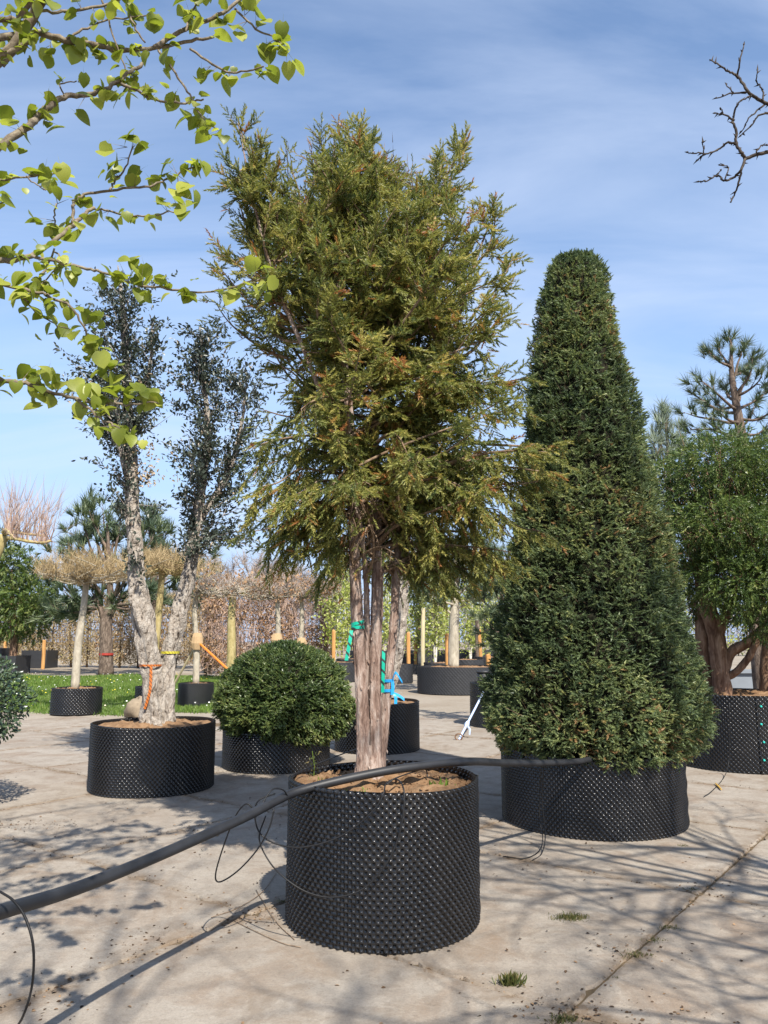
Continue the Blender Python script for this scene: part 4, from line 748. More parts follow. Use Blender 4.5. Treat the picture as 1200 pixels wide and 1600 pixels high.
# ------------------------------------------------------------------ bare flat-topped trees
def roof_tree(name, base, top, label, crown, tr=.09, bark=None, twm=None, n=1500, tl=(0.25, 0.55), leaf=None, nleaf=0, seed=0, group='flat-topped trained trees', up=0.8, lr=0.03):
    """crown = (cx, cy, half width x, half width y, z bottom, z top)"""
    r = np.random.default_rng(seed); root = empty(name, tuple(base), label, 'tree', group); bark = bark or M['greybark']
    base = np.array(base); top = np.array(top); mb = MB()
    p, rr = smoothpath([base, base*0.6+top*0.4+r.normal(0, .03, 3)*[1, 1, 0], base*.25+top*.75+r.normal(0, .03, 3)*[1, 1, 0], top], [tr*1.15, tr, tr*.85, tr*.75], 6); tube(mb, p, rr, 12, lump=0.06, seed=seed); root_t = mb.build('trunk', bark, root, True)
    cx, cy, hx, hy, zb, zt = crown; mb = MB(); q = []
    for k in range(14):
        a = k*2*PI/14+r.uniform(-.15, .15); e = np.array([cx+hx*.95*math.cos(a), cy+hy*.95*math.sin(a), zb+(zt-zb)*r.uniform(0.1, .5)]); pp, r2 = limb(top-np.array([0, 0, .1]), e, lr, -0.04, .06); tube(mb, pp, r2, 5, cap=False); q.append(pp)
        for s in range(5):
            b = pp[int(r.integers(len(pp)//3, len(pp)-1))]; e2 = b+np.array([r.normal(0, .35*hx), r.normal(0, .35*hy), r.uniform(0, .5)*(zt-zb)]); pq, r3 = limb(b, e2, lr*.5, 0, .03); tube(mb, pq, r3, 4, cap=False); q.append(pq)
    lim = mb.build('limbs', bark, root, True)
    q = np.concatenate(q); b = q[r.integers(0, len(q), n)]+r.normal(0, .04, (n, 3)); 
    d = nrm(r.normal(0, .6, (n, 3))+np.array([0, 0, up])); e = b+d*r.uniform(*tl, (n, 1)); e[:, 2] = np.minimum(e[:, 2], zt+r.uniform(-.05, .25, n)); e[:, 0] = np.clip(e[:, 0], cx-hx-.2*r.random(n), cx+hx+.2*r.random(n))
    mb = MB(); twigs(mb, b, e, 0.0045+0.00008*base[1]); m = b+(e-b)*r.uniform(.3, .8, (n, 1)); twigs(mb, m, m+nrm(r.normal(0, .7, (n, 3))+np.array([0, 0, up*.6]))*r.uniform(.08, .3, (n, 1)), 0.0035+0.00005*base[1])
    tag(mb.build('crown', twm or M['rooftwig'], root), kind='stuff')
    if nleaf:
        mb = MB(); k = r.integers(0, n, nleaf); scatter(mb, *LEAFQ, b[k]+(e[k]-b[k])*r.random((nleaf, 1))+r.normal(0, .06, (nleaf, 3)), r.normal(size=(nleaf, 3))+np.array([0, 0, -.5]), r.normal(size=(nleaf, 3)), r.uniform(.07, .14, nleaf)); tag(mb.build('leaves', leaf, root), kind='stuff')
    return root
def crown_px(x0, x1, y0, y1, Y, hy): a = P(x0, y1, Y); b = P(x1, y0, Y); return ((a.x+b.x)/2, Y, (b.x-a.x)/2, hy, a.z, b.z)
roof_tree('roof_trained_tree', (-6.88, 17.5, 0.50), P(136, 902, 17.5), 'bare flat-topped tree with grey trunk in the small pot before the lawn', crown_px(72, 236, 862, 912, 17.5, 1.1), .085, n=2000, seed=41, tl=(.2, .5), up=1.1)
roof_tree('roof_trained_tree', (-5.62, 19.0, 0.45), P(254, 885, 19.0), 'bare flat-topped tree with yellowish trunk behind the cork barked stems', crown_px(205, 332, 856, 905, 19.0, 1.0), .095, M['yellowbark'], n=1700, seed=42, tl=(.2, .5), up=1.1)
roof_tree('roof_trained_tree', (-4.75, 19.84, 0.48), P(307, 925, 19.84), 'bare flat-topped tree with straw binding and orange strap on its trunk', crown_px(312, 400, 885, 930, 19.84, 0.9), .075, n=260, leaf=M['beech'], nleaf=160, seed=43, twm=M['greytwig'])
for k, (px, x0, x1, Yt) in enumerate([(433, 345, 470, 24.0), (471, 420, 535, 26.0)]):
    b = Vector((P(px, 1000, Yt).x, Yt, -0.02))
    roof_tree('roof_trained_tree', b, P(px, 930, Yt), ['flat-topped tree with russet leaves directly above the dome, left of its twin', 'flat-topped tree with sparse russet leaves above the dome, beside the green tape'][k], crown_px(x0, x1, 890, 928, Yt, 1.2), .09, n=700, leaf=M['beech'], nleaf=900, seed=44+k, twm=M['greytwig'])
    mb = MB(); c = P(px, 1000 if k == 0 else 1006, Yt); tube(mb, [c-Vector((0, 0, .2)), c, c+Vector((0, 0, .2))], [.13, .19, .13], 12, lump=.15); tag(mb.build('straw_binding', M['straw'], loc=tuple(c)), ['straw binding on the thinner trunk above the dome', 'straw binding with orange strap on trunk above the dome'][k], 'binding')
# binding + straps on the third tree
c = P(305.5, 1005, 19.84); c.x = -4.75+( -0.0); mb = MB(); tube(mb, [c-Vector((0, 0, .16)), c, c+Vector((0, 0, .16)), c+Vector((0, 0, .26))], [.11, .15, .13, .10], 12, lump=.15); tag(mb.build('straw_binding', M['straw'], loc=tuple(c)), 'straw binding on the trunk by the lawn with orange strap', 'binding')
def strap(name, a, b, r, m, label, cat='strap', n=6, sag=0.0):
    mb = MB(); a = np.array(a); b = np.array(b); t = np.linspace(0, 1, 10)[:, None]; p = a+(b-a)*t+np.array([0, 0, -1])*sag*4*t*(1-t); tube(mb, p, r, n); return tag(mb.build(name, m, loc=tuple(a)), label, cat)
strap('guy_strap', c+Vector((.1, -.1, -.02)), Vector((-2.55, 18.2, -.02)), .028, M['orangestrap'], 'orange guy strap running down from the straw binding')
strap('wooden_prop', c+Vector((-.08, .1, -.1)), Vector((-5.75, 20.6, -.02)), .03, M['palewood'], 'thin pale prop leaning against the straw bound trunk', 'prop')
# thicker mossy trunk further back
b = Vector((P(362, 1000, 30).x, 30, -.02)); roof_tree('roof_trained_tree', b, P(366, 925, 30), 'mossy green trunked flat-topped tree standing before the beech hedge', crown_px(320, 425, 892, 928, 30, 1.3), .17, M['yellowbark'], n=600, leaf=M['beech'], nleaf=900, seed=47, twm=M['greytwig'])

# ------------------------------------------------------------------ bare branching trees
def grow(mb, p, d, L_, r, depth, rg, ends, spread=0.55, up=0.15, kids=(2, 3), shr=.74, sides=5):
    q = [p]; dd = d
    for k in range(3): dd = nrm(dd+rg.normal(0, .13, 3)+np.array([0, 0, up*.3])); q.append(q[-1]+dd*L_/3)
    tube(mb, q, np.linspace(r, r*.68, 4), max(3, sides), cap=False)
    if depth == 0: ends.append((q[-1], dd)); return
    for k in range(int(rg.integers(kids[0], kids[1]+1))):
        nd = nrm(dd+nrm(rg.normal(size=3))*spread*1.3+np.array([0, 0, up])); b = q[-1] if k == 0 else q[int(rg.integers(1, 4))]
        grow(mb, b, nd, L_*rg.uniform(shr-.1, shr+.08), r*(.68 if k == 0 else .5), depth-1, rg, ends, spread, up, kids, shr, sides-1)
def bare_tree(name, base, h, r, label, depth=4, tw=M['greytwig'], ntw=700, tl=(.3, .9), seed=0, group=None, spread=.55, bark=None, leaf=None, nleaf=0, trunk_f=.3, lsz=(.12, .22)):
    rg = np.random.default_rng(seed); root = empty(name, tuple(base), label, 'tree', group); mb = MB(); ends = []; b = np.array(base)
    tp = b+np.array([rg.normal(0, .05*h*.3), 0, h*trunk_f]); tube(mb, [b, (b+tp)/2, tp], [r*1.1, r, r*.85], 8)
    for k in range(4): grow(mb, tp-np.array([0, 0, .1]), nrm(np.array([math.cos(k*1.57+.4)*spread, math.sin(k*1.57+.4)*spread, 1.0])), h*.24, r*.55, depth-1, rg, ends, spread)
    mb.build('trunk', bark or M['pinebark'], root, True); mb = MB(); E = np.array([e for e, _ in ends]); D = np.array([d_ for _, d_ in ends]); k = rg.integers(0, len(E), ntw); d = nrm(D[k]+rg.normal(0, .55, (ntw, 3))+np.array([0, 0, .2]))
    s = E[k]-D[k]*rg.uniform(0, .5, (ntw, 1)); e = s+d*rg.uniform(*tl, (ntw, 1)); twigs(mb, s, e, .004+.0003*base[1]); m = s+(e-s)*.5; twigs(mb, m, m+nrm(d+rg.normal(0, .6, (ntw, 3)))*rg.uniform(*tl, (ntw, 1))*.6, .003+.00025*base[1]); tag(mb.build('crown', tw, root), kind='stuff')
    if nleaf:
        mb = MB(); k = rg.integers(0, ntw, nleaf); scatter(mb, *LEAFQ, s[k]+(e[k]-s[k])*rg.random((nleaf, 1))+rg.normal(0, .12, (nleaf, 3)), rg.normal(size=(nleaf, 3))+np.array([0, 0, -.4]), rg.normal(size=(nleaf, 3)), rg.uniform(*lsz, nleaf)); tag(mb.build('leaves', leaf, root), kind='stuff')
    return root
far = [(372, 60, 9.0, 'far bare tree with purplish twigs behind the russet flat-topped trees'), (455, 64, 9.2, 'far bare tree with purplish twigs, nearer the yew stems'), (300, 70, 8.5, 'far bare tree glimpsed right of the cork barked stems'), (415, 75, 9.5, 'far bare tree between the two purplish twigged trees'), (510, 70, 8.0, 'far bare tree beside the left yew stem')]
for k, (px, Yf, h, lab) in enumerate(far): bare_tree('bare_tree', (P(px, 1000, Yf).x, Yf, -.02), h, .2, lab, 4, M['greytwig'], 1100, (.6, 1.5), 60+k, 'far bare trees', .6)
# pollarded plane at the left edge
Yp = 20.0; pol = empty('pollarded_tree', (P(-45, 1000, Yp).x, Yp, -.02), 'knobbly pollarded tree with long upright bare shoots', 'tree'); mb = MB(); r = np.random.default_rng(71)
b = Vector(pol.location); tube(mb, *smoothpath([b, b+Vector((.02, 0, 2.2)), P(-22, 900, Yp), P(-4, 862, Yp), P(6, 838, Yp)], [.17, .15, .14, .13, .13], 6), 10, lump=.1)
heads = []
for l, rr in [([(6,840,20),(25,842,19.9),(45,846,19.8),(65,848,19.7),(80,845,19.7)], .05), ([(6,835,20),(20,832,20.2),(40,834,20.4),(58,836,20.5),(72,838,20.5)], .045), ([(4,838,20),(-30,838,20),(-70,836,20.1)], .06), ([(6,830,20),(10,828,19.5),(20,838,18.8)], .05), ([(5,832,20),(12,830,20.8),(25,828,21.5)], .05)]:
    p, r2 = smoothpath(path3(l), np.linspace(rr, rr*.6, len(l)), 5); tube(mb, p, r2, 7, lump=.2); heads += [p[k] for k in range(3, len(p))]
mb.build('trunk', M['yellowbark'], pol, True); mb = MB(); heads = np.array(heads); n = 230; k = r.integers(0, len(heads), n); s = heads[k]; d = nrm(r.normal(0, .26, (n, 3))+np.array([.12, 0, 1])); e = s+d*r.uniform(.35, 1.95, (n, 1)); m = (s+e)/2+r.normal(0, .05, (n, 3)); twigs(mb, s, m+(e-m)*.1, .012); twigs(mb, m, e, .007); k2 = r.integers(0, n, 200); twigs(mb, m[k2], m[k2]+nrm(d[k2]+r.normal(0, .35, (200, 3)))*r.uniform(.2, .6, (200, 1)), .006); n = 260; k = r.integers(0, len(heads), n); twigs(mb, heads[k], heads[k]+nrm(r.normal(size=(n, 3)))*r.uniform(.05, .22, (n, 1)), .014)
tag(mb.build('shoots', M['redtwig'], pol), kind='stuff')

# ------------------------------------------------------------------ hedges
def hedge(name, x0, x1, Y, depth, zb, zt, label, n_tw, n_lf, leaf, twm, seed, lsz=(.10, .2), stems=True):
    r = np.random.default_rng(seed); root = empty(name, ((x0+x1)/2, Y, -.02), label, 'hedge'); mb = MB()
    xs = np.arange(x0+.3, x1, 1.1)
    for x in xs:
        q = [(x+r.normal(0, .05), Y+r.normal(0, .1), -.02), (x+r.normal(0, .08), Y, zt*.5), (x+r.normal(0, .12), Y, zt*.92)]; tube(mb, q, [.07, .05, .02], 6); 
        for z in np.arange(.5, zt*.9, .42): tube(mb, [(x-.55, Y+r.normal(0, .04), z+r.normal(0, .04)), (x, Y, z), (x+.55, Y+r.normal(0, .04), z+r.normal(0, .04))], .016, 4, cap=False)
    st = mb.build('stems', M['pinebark'], root, True)
    top = lambda x: zt*(1+.05*np.sin(x*1.9+seed)+.04*np.sin(x*4.1))
    s = np.stack([r.uniform(x0, x1, n_tw), Y+r.uniform(-depth, depth, n_tw)*.5, r.uniform(.1, zt, n_tw)], 1); d = nrm(r.normal(0, .5, (n_tw, 3))+np.array([0, 0, .7])); e = s+d*r.uniform(.3, .9, (n_tw, 1)); e[:, 2] = np.minimum(e[:, 2], top(e[:, 0])+r.uniform(-.1, .2, n_tw)); mb = MB(); twigs(mb, s, e, .006+.0003*Y); tag(mb.build('twigs', twm, root), kind='stuff')
    if n_lf:
        mb = MB(); p = np.stack([r.uniform(x0, x1, n_lf), Y+r.uniform(-depth, depth, n_lf)*.5, zb+(zt-zb)*r.random(n_lf)], 1); keep = (np.sin(p[:, 0]*2.3+seed)+np.sin(p[:, 2]*2.9+p[:, 0])+r.normal(0, .7, n_lf)) > -0.4; p = p[keep]; m = len(p)
        scatter(mb, *LEAFQ, p, r.normal(size=(m, 3))+np.array([0, 0, -.4]), r.normal(size=(m, 3)), r.uniform(*lsz, m)); tag(mb.build('leaves', leaf, root), kind='stuff')
    return root
hedge('espalier_hedge', P(-40, 1000, 47).x, P(150, 1000, 47).x, 47, .8, .3, 4.1, 'thin twiggy hedge behind the dark pine and the troughs', 4200, 2600, M['weedy'], M['rooftwig'], 81)
hedge('espalier_hedge', P(152, 1000, 46).x, P(330, 1000, 46).x, 46, .8, .3, 4.3, 'tan twiggy hedge behind the cork barked stems', 4200, 3400, M['beech'], M['rooftwig'], 82)
hedge('beech_hedge', P(322, 1000, 38).x, P(520, 1000, 38).x, 38, 1.0, .2, 4.0, 'russet beech hedge behind the clipped dome', 3200, 6000, M['beech'], M['redtwig'], 83)
hedge('beech_hedge', P(316, 1000, 34).x, P(348, 1000, 34).x, 34, .8, .1, 3.6, 'narrow russet beech screen behind the straw bound trunk', 500, 1300, M['beech'], M['redtwig'], 84)
hedge('far_hedge', P(-100, 1000, 85).x, P(640, 1000, 85).x, 85, 3, .2, 6.0, 'long hazy bare hedgerow far behind the other hedges', 9000, 2500, M['beech'], M['greytwig'], 85, (.25, .5))
hedge('far_hedge', P(630, 1000, 80).x, P(1250, 1000, 80).x, 80, 3, .2, 5.2, 'long hedgerow far behind the birches', 7000, 6000, M['spring'], M['greytwig'], 86, (.25, .5))

# ------------------------------------------------------------------ birches and right background
def birch(px, Y, h, label, seed, nst=3, crown0=.28, nleaf=900, lean=.1):
    rg = np.random.default_rng(seed); b = Vector((P(px, 1000, Y).x, Y, 0.35)); root = empty('birch_tree', tuple(b), label, 'tree', 'young birches in pots'); mb = MB(); tb = MB(); s0 = []; e0 = []
    for k in range(nst):
        a = rg.uniform(0, 6.28); l = rg.uniform(.04, lean); q = [b, b+Vector((math.cos(a)*l*h*.4, math.sin(a)*l*h*.4, h*.4)), b+Vector((math.cos(a)*l*h*.7, math.sin(a)*l*h*.7, h))]; p, rr = smoothpath(q, [.055, .04, .01], 8); tube(mb, p, rr, 6)
        for z in range(int(len(p)*crown0), len(p)):
            for _ in range(9): s0.append(p[z]); e0.append(p[z]+nrm(rg.normal(0, .6, 3)+np.array([0, 0, .35]))*rg.uniform(.3, 1.1))
    s0 = np.array(s0); e0 = np.array(e0); mb.build('trunk', M['whitebark'], root, True); twigs(tb, s0, e0, .014); tb.build('twigs', M['greytwig'], root)
    mb = MB(); k = rg.integers(0, len(s0), nleaf); scatter(mb, *LEAFQ, s0[k]+(e0[k]-s0[k])*rg.uniform(.2, 1.1, (nleaf, 1))+rg.normal(0, .1, (nleaf, 3)), rg.normal(size=(nleaf, 3)), rg.normal(size=(nleaf, 3)), rg.uniform(.13, .22, nleaf)); tag(mb.build('crown', M['spring'], root), kind='stuff')
    mp_ = make_pot('nursery_pot', b.x, Y, .55, .45, 'dark nursery pot under '+label.replace(', with fresh yellow-green leaves', ''), cell=.09, amp=.015, soil=True, seed=seed, m=M['plastic_far'], group='dark nursery pots')
B = [(524,36,5.2,'the slim young birch left of the yew stems'),(545,41,5.6,'the young birch just left of the green tape'),(628,44,5.5,'the young birch right of the right yew stem'),(655,38,5.0,'the multi-stemmed young birch by the pale post'),(680,36,5.2,'the multi-stemmed white birch left of the thick pale trunk'),(735,42,5.6,'the young birch right of the thick pale trunk'),(752,37,5.0,'the young birch by the bucket'),(775,44,5.8,'the young birch nearest the clipped column'),(600,50,6.0,'the far birch between the yew stems'),(700,52,6.0,'the far birch behind the thick pale trunk')]
for k, (px, Y, h, lab) in enumerate(B): birch(px, Y, h, lab.replace('the ', '', 1)+', with fresh yellow-green leaves', 90+k, 4 if k in (3, 4) else 2, nleaf=1500)
# thick trunked conifer in very wide pot
Yp = 24.4; g0 = Vector((P(708, 1030, Yp).x, Yp, .74)); pl = [(P(sx, sy, Yp), P(ex, ey, Yp+random.uniform(-.9, .9)), .05) for sx, sy, ex, ey in [(710,960,680,940),(710,950,740,935),(711,940,690,915),(711,930,745,905),(712,930,700,890),(712,910,730,875),(712,900,690,870),(712,900,720,850),(712,940,760,925),(712,945,665,925),(712,920,765,890),(712,910,670,890),(712,880,745,850),(712,880,685,845)]]
pine('pine_tree', g0.x, g0.y, 0, 'pine with thick pale trunk in the very wide low pot', [g0, P(709, 1000, Yp), P(710, 960, Yp), P(712, 900, Yp), P(712, 850, Yp)], [.18, .165, .15, .1, .03], pl, .42, 7, M['pine'], M['greybark'], z0=.74, seed=25, tm=TUFTF)
# conifer in the half hidden pot
Yp = 15.0; g0 = Vector((2.42, Yp, .74)); pl = [(P(sx, sy, Yp), P(ex, ey, Yp+random.uniform(-.5, .5)), .03) for sx, sy, ex, ey in [(792,1000,765,985),(792,980,755,960),(793,960,752,935),(793,950,770,915),(794,940,760,900),(794,920,745,880),(794,900,780,870),(793,990,778,1010),(793,960,810,930),(794,930,760,860),(794,900,820,860),(793,970,775,960)]]
pine('slender_conifer', g0.x, g0.y, 0, 'slender conifer in the half hidden pot beside the clipped column', [g0, P(792, 1000, Yp), P(793, 940, Yp), P(795, 860, Yp)], [.07, .06, .05, .02], pl, .24, 7, M['pine'], M['pinebark'], z0=.74, seed=26)
# ivy-like corky trunk behind the yew stems
Yp = 11.85; g0 = Vector((-.02, Yp, .66)); cb = empty('corky_tree', tuple(g0), 'small tree with knobbly corky trunk behind the right yew stem', 'tree'); mb = MB()
p, rr = smoothpath([g0, P(612, 1060, Yp), P(624, 1000, Yp), P(630, 940, Yp), P(632, 880, Yp), P(640, 820, Yp)], [.08, .075, .085, .08, .06, .03], 10); tube(mb, p, rr, 12, lump=.45, seed=3); mb.build('trunk', M['corkbark'], cb); r = np.random.default_rng(99)
mb = MB(); c = np.array(P(640, 850, Yp)); n = 1600; u = nrm(r.normal(size=(n, 3)))*r.random((n, 1))**.4*np.array([.75, .6, .6]); scatter(mb, *leaf_simple(.5), c+u, r.normal(size=(n, 3)), r.normal(size=(n, 3)), r.uniform(.04, .07, n)); tag(mb.build('crown', M['cork'], cb), kind='stuff'); mb = MB(); k = rng.integers(0, n, 160); twigs(mb, np.tile(p[-6], (160, 1)), c+u[k], .006); mb.build('twigs', M['corkbark'], cb)
# stakes and posts
def stake(px, y0, y1, Y, rad_, m, label, z0=-.02):
    a = P(px, y0, Y); x = a.x; mb = MB(); p = [(x, Y, z0), (x+random.gauss(0, .01), Y, (a.z+z0)/2), (x+random.gauss(0, .02), Y, a.z-.03), (x+random.gauss(0, .02), Y, a.z)]; tube(mb, p, [rad_, rad_, rad_, rad_*.7], 9, lump=.04); return tag(mb.build('wooden_stake', m, loc=(x, Y, z0)), label, 'stake', 'wooden stakes among the birches')
stake(521, 985, 1045, 30, .075, M['wood'], 'orange wooden stake beside the dome and the green tape')
stake(638, 988, 1055, 33, .085, M['wood'], 'orange wooden stake just right of the yew stems')
stake(649, 1000, 1045, 38, .075, M['wood'], 'shorter orange stake behind the one right of the yew stems')
stake(660, 950, 1060, 31, .085, M['palewood'], 'tall pale wooden post left of the very wide pot')
stake(655, 965, 1040, 45, .08, M['wood'], 'thin far stake beside the tall pale post')
stake(698, 990, 1045, 28, .075, M['wood'], 'orange stake against the thick pale trunk')
stake(745, 965, 1040, 36, .11, M['pinebark'], 'dark brown post behind the very wide pot')
stake(750, 985, 1040, 34, .08, M['wood'], 'orange stake beside the dark brown post')
stake(763, 1022, 1050, 26, .085, M['wood'], 'short orange stake above the bucket')
stake(70, 1000, 1030, 44, .1, M['wood'], 'orange stake behind the dark trough by the lawn')
stake(10, 995, 1030, 45, .1, M['wood'], 'orange stake left of the conifer in the trough')
for k, (px, Yp, R_, h) in enumerate([(530,31,.75,.75),(640,40,.9,.9),(620,30,.6,.7),(690,30,.7,.75),(725,31,.75,.85),(770,33,.8,.9),(790,36,.8,.9),(555,34,.8,.8),(745,48,1.3,1.0),(675,46,1.3,1.0),(580,44,1.2,1.0)]):
    make_pot('nursery_pot', P(px, 1000, Yp).x, Yp, R_, h, ['dark nursery pot just above the dome edge', 'dark nursery pot behind the orange stakes by the yew', 'dark nursery pot against the right yew stem', 'dark nursery pot behind the left half of the very wide pot', 'dark nursery pot behind the thick pale trunk', 'dark nursery pot behind the short orange stake', 'dark nursery pot nearest behind the slender conifer', 'dark nursery pot left of the yew stems', 'distant broad dark pot behind the brown post', 'distant broad dark pot behind the pale post', 'distant broad dark pot behind the yew stems'][k], cell=.08, amp=.015, seed=200+k, m=M['plastic_far'], group='dark nursery pots')
# bucket on the pot soil
c = Vector((P(757, 1060, 14.55).x, 14.62, .745)); bk = empty('bucket', tuple(c), 'dark plastic bucket standing in the half hidden pot', 'bucket'); mb = MB(); tube(mb, [c, c+Vector((0, 0, .26))], [.10, .135], 18); mb.build('body', M['plastic_far'], bk, True); mb = MB(); tube(mb, [c+Vector((0, 0, .255)), c+Vector((0, 0, .285))], [.148, .15], 18); mb.build('rim', M['plastic_far'], bk, True)
# blue strap with anchor
a = G(717, 1156); e = Vector((2.40, 14.95, 1.55)); d = (e-a)
gs = empty('guy_strap', tuple(a), 'pale blue guy strap slanting from a ground anchor to the slender conifer', 'strap'); mb = MB(); tube(mb, [a, a+d*.5, e], [.018, .016, .016], 6); mb.build('webbing', M['strap'], gs); mb = MB(); kn = a+d*.135; tube(mb, [kn-d*.02, kn, kn+d*.012, kn+d*.03], [.02, .045, .04, .02], 8, lump=.3); tube(mb, [kn, kn+Vector((.05, -.02, -.08)), kn+Vector((.04, -.03, -.16))], [.02, .018, .012], 5); mb.build('knot', M['strap'], gs)
mb = MB(); th = np.linspace(0, 2*PI, 14); tube(mb, [(a.x+.06*math.cos(t), a.y, .045+.05*math.sin(t)) for t in th], .012, 6); mb.build('anchor_ring', M['brownbark'], gs)
# troughs at the far left
def trough(px0, px1, Y, z, label):
    x0 = P(px0, 1000, Y).x; x1 = P(px1, 1000, Y).x; t_ = empty('dark_trough', ((x0+x1)/2, Y, -.02), label, 'trough', 'dark troughs beyond the lawn')
    for nme, b_ in (('front_panel', (x0, x1, Y-.8, Y-.72)), ('back_panel', (x0, x1, Y+.72, Y+.8)), ('end_panel', (x0, x0+.08, Y-.717, Y+.717)), ('end_panel', (x1-.08, x1, Y-.717, Y+.717))): mb = MB(); box(mb, *b_, -.02, z); mb.build(nme, M['plastic_far'], t_)
    mb = MB(); mb.add([(x0+.05, Y-.75, z-.12), (x1-.05, Y-.75, z-.12), (x1-.05, Y+.75, z-.12), (x0+.05, Y+.75, z-.12)], [(0, 1, 2, 3)]); mb.build('soil', M['soil'], t_)
trough(-60, 39, 38.0, .85, 'dark trough holding the dark green conifer'); trough(45, 84, 46.0, 1.0, 'dark trough at the foot of the thin twiggy hedge'); trough(-50, 15, 44.0, 1.15, 'dark trough behind the dark green conifer')
# boulder
bl = G(212, 1121); mb = MB(); r = np.random.default_rng(5); th, ph = np.meshgrid(np.linspace(0, 2*PI, 22, endpoint=False), np.linspace(-.6, PI/2, 12)); rr = .26*(1+.10*np.sin(3*th+ph*2)+.08*np.sin(2*th-ph*3+1)+r.normal(0, .03, th.shape)); V = np.stack([rr*np.cos(ph)*np.cos(th)*1.1-.03, rr*np.cos(ph)*np.sin(th), .12+rr*np.sin(ph)*1.0], -1).reshape(-1, 3)+np.array([bl.x, bl.y+.25, 0]); i = np.arange(11)[:, None]*22; j = np.arange(22)[None]; mb.add(V, np.stack([i+j, i+(j+1) % 22, i+22+(j+1) % 22, i+22+j], -1).reshape(-1, 4)); mb.addF(np.arange(22)[None]+11*22); tag(mb.build('boulder', M['stone'], None, True, loc=(bl.x, bl.y+.25, 0)), 'rounded tan boulder at the edge of the lawn', 'boulder')
# round bush at the left edge
bc = Vector((-4.15, 7.55, 1.02)); bu = empty('round_bush', (-4.15, 7.55, .58), 'round bush with small glossy dark leaves in the narrow pot', 'shrub'); r = np.random.default_rng(15); n = 5200; u = nrm(r.normal(size=(n, 3))); rad_ = .66*(1-.4*r.random(n)**1.8)*(1+.06*np.sin(u[:, 0]*8)+.06*np.sin(u[:, 2]*9+u[:, 1]*5)); pos = np.array(bc)+u*rad_[:, None]*np.array([1, 1, .80]); mb = MB(); scatter(mb, *leaf_simple(.6), pos, u*.6+r.normal(0, .6, (n, 3)), u+np.array([0, 0, .5])+r.normal(0, .5, (n, 3)), r.uniform(.04, .065, n)); tag(mb.build('foliage', M['bush'], bu), kind='stuff')
mb = MB(); u2 = nrm(r.normal(size=(160, 3))); twigs(mb, np.tile(np.array(bc)-[0, 0, .25], (160, 1)), np.array(bc)+u2*.62*np.array([1, 1, .8]), .007); tube(mb, [(-4.15, 7.55, .56), (-4.15, 7.55, .85)], [.03, .025], 7); mb.build('twigs', M['darkbark'], bu)

# ------------------------------------------------------------------ lime tree overhead at the left (trunk stands left of the camera)
lime = empty('lime_tree', (-3.3, 0.4, -.02), 'lime tree leaning in overhead with fresh yellow-green leaves', 'tree')
LB = [([(0,98),(30,58),(55,20),(72,-14)],2.9,2.8,(11,9)), ([(-20,62),(50,52),(100,62),(150,70),(190,78),(240,74),(290,66),(332,58)],2.9,3.2,(7,2.5)), ([(240,74),(290,45),(340,25),(378,-4)],3.1,3.2,(4.5,3)), ([(-20,240),(0,228),(40,200),(60,182),(80,165),(105,150),(140,148),(175,133),(200,115),(224,100)],2.6,3.0,(7.5,3)),
 ([(188,131),(215,142),(250,158),(290,160),(320,155)],2.95,3.1,(3,1.5)), ([(248,80),(280,122),(300,155),(312,178),(336,200)],3.05,2.9,(2.4,1.2)), ([(-20,408),(0,407),(40,402),(80,380),(110,355),(130,335),(147,325)],2.4,2.7,(5.5,3)), ([(114,350),(115,322),(125,306),(165,298),(210,293),(240,288),(270,275),(306,260)],2.65,2.8,(3,1.5)),
 ([(170,296),(180,282),(195,265),(206,233)],2.7,2.65,(2,1.2)), ([(147,325),(175,331),(200,336),(240,337),(278,328)],2.7,2.6,(2,1.2)), ([(50,400),(90,410),(130,418),(160,425),(200,440),(250,450),(300,456),(340,454),(390,440),(414,434)],2.4,2.55,(3,1.2)), ([(48,447),(70,425),(85,388)],2.45,2.5,(2.4,1.6)),
 ([(-20,440),(50,455),(80,465),(115,483),(130,510),(140,540),(151,562)],2.35,2.3,(3,1.2)), ([(38,468),(60,490),(92,510)],2.35,2.4,(2,1)), ([(-20,587),(0,590),(40,600),(80,612),(120,622),(160,632),(205,630),(250,628)],1.95,2.05,(4.5,1.3)), ([(120,622),(150,650),(180,665),(206,682)],2.0,1.95,(2.4,1.2)),
 ([(190,-14),(210,40),(226,66)],3.1,3.05,(2.4,1.6)), ([(155,-14),(175,55),(198,110),(216,132)],3.0,3.0,(2,1)), ([(366,12),(400,45),(432,62),(447,78)],3.2,3.1,(2.2,1.2)), ([(296,76),(340,105),(370,113),(412,104)],3.1,3.0,(2.4,1.4)), ([(55,60),(20,80),(-20,90)],2.85,2.8,(4,5)), ([(60,15),(100,20),(170,5),(200,-10)],2.8,3.0,(3,2)), ([(85,392),(95,405),(70,440),(40,452)],2.5,2.4,(1.6,1)), ([(0,30),(30,25),(55,-10)],2.7,2.7,(5,4)),
 ([(105,60),(135,45),(170,30),(230,25)],2.95,3.1,(2.5,1.2)), ([(100,150),(95,130),(122,128)],2.75,2.8,(1.6,1)), ([(290,50),(300,20),(320,-10)],3.1,3.1,(2,1.4)), ([(0,282),(40,275),(75,272),(103,272)],2.5,2.6,(2,1.2)), ([(-10,318),(12,316)],2.4,2.4,(1.6,1)), ([(40,275),(60,290),(70,297)],2.5,2.5,(1.4,1)), ([(90,318),(85,345),(92,372)],2.6,2.6,(1.6,1.2))]
mb = MB(); lims = []
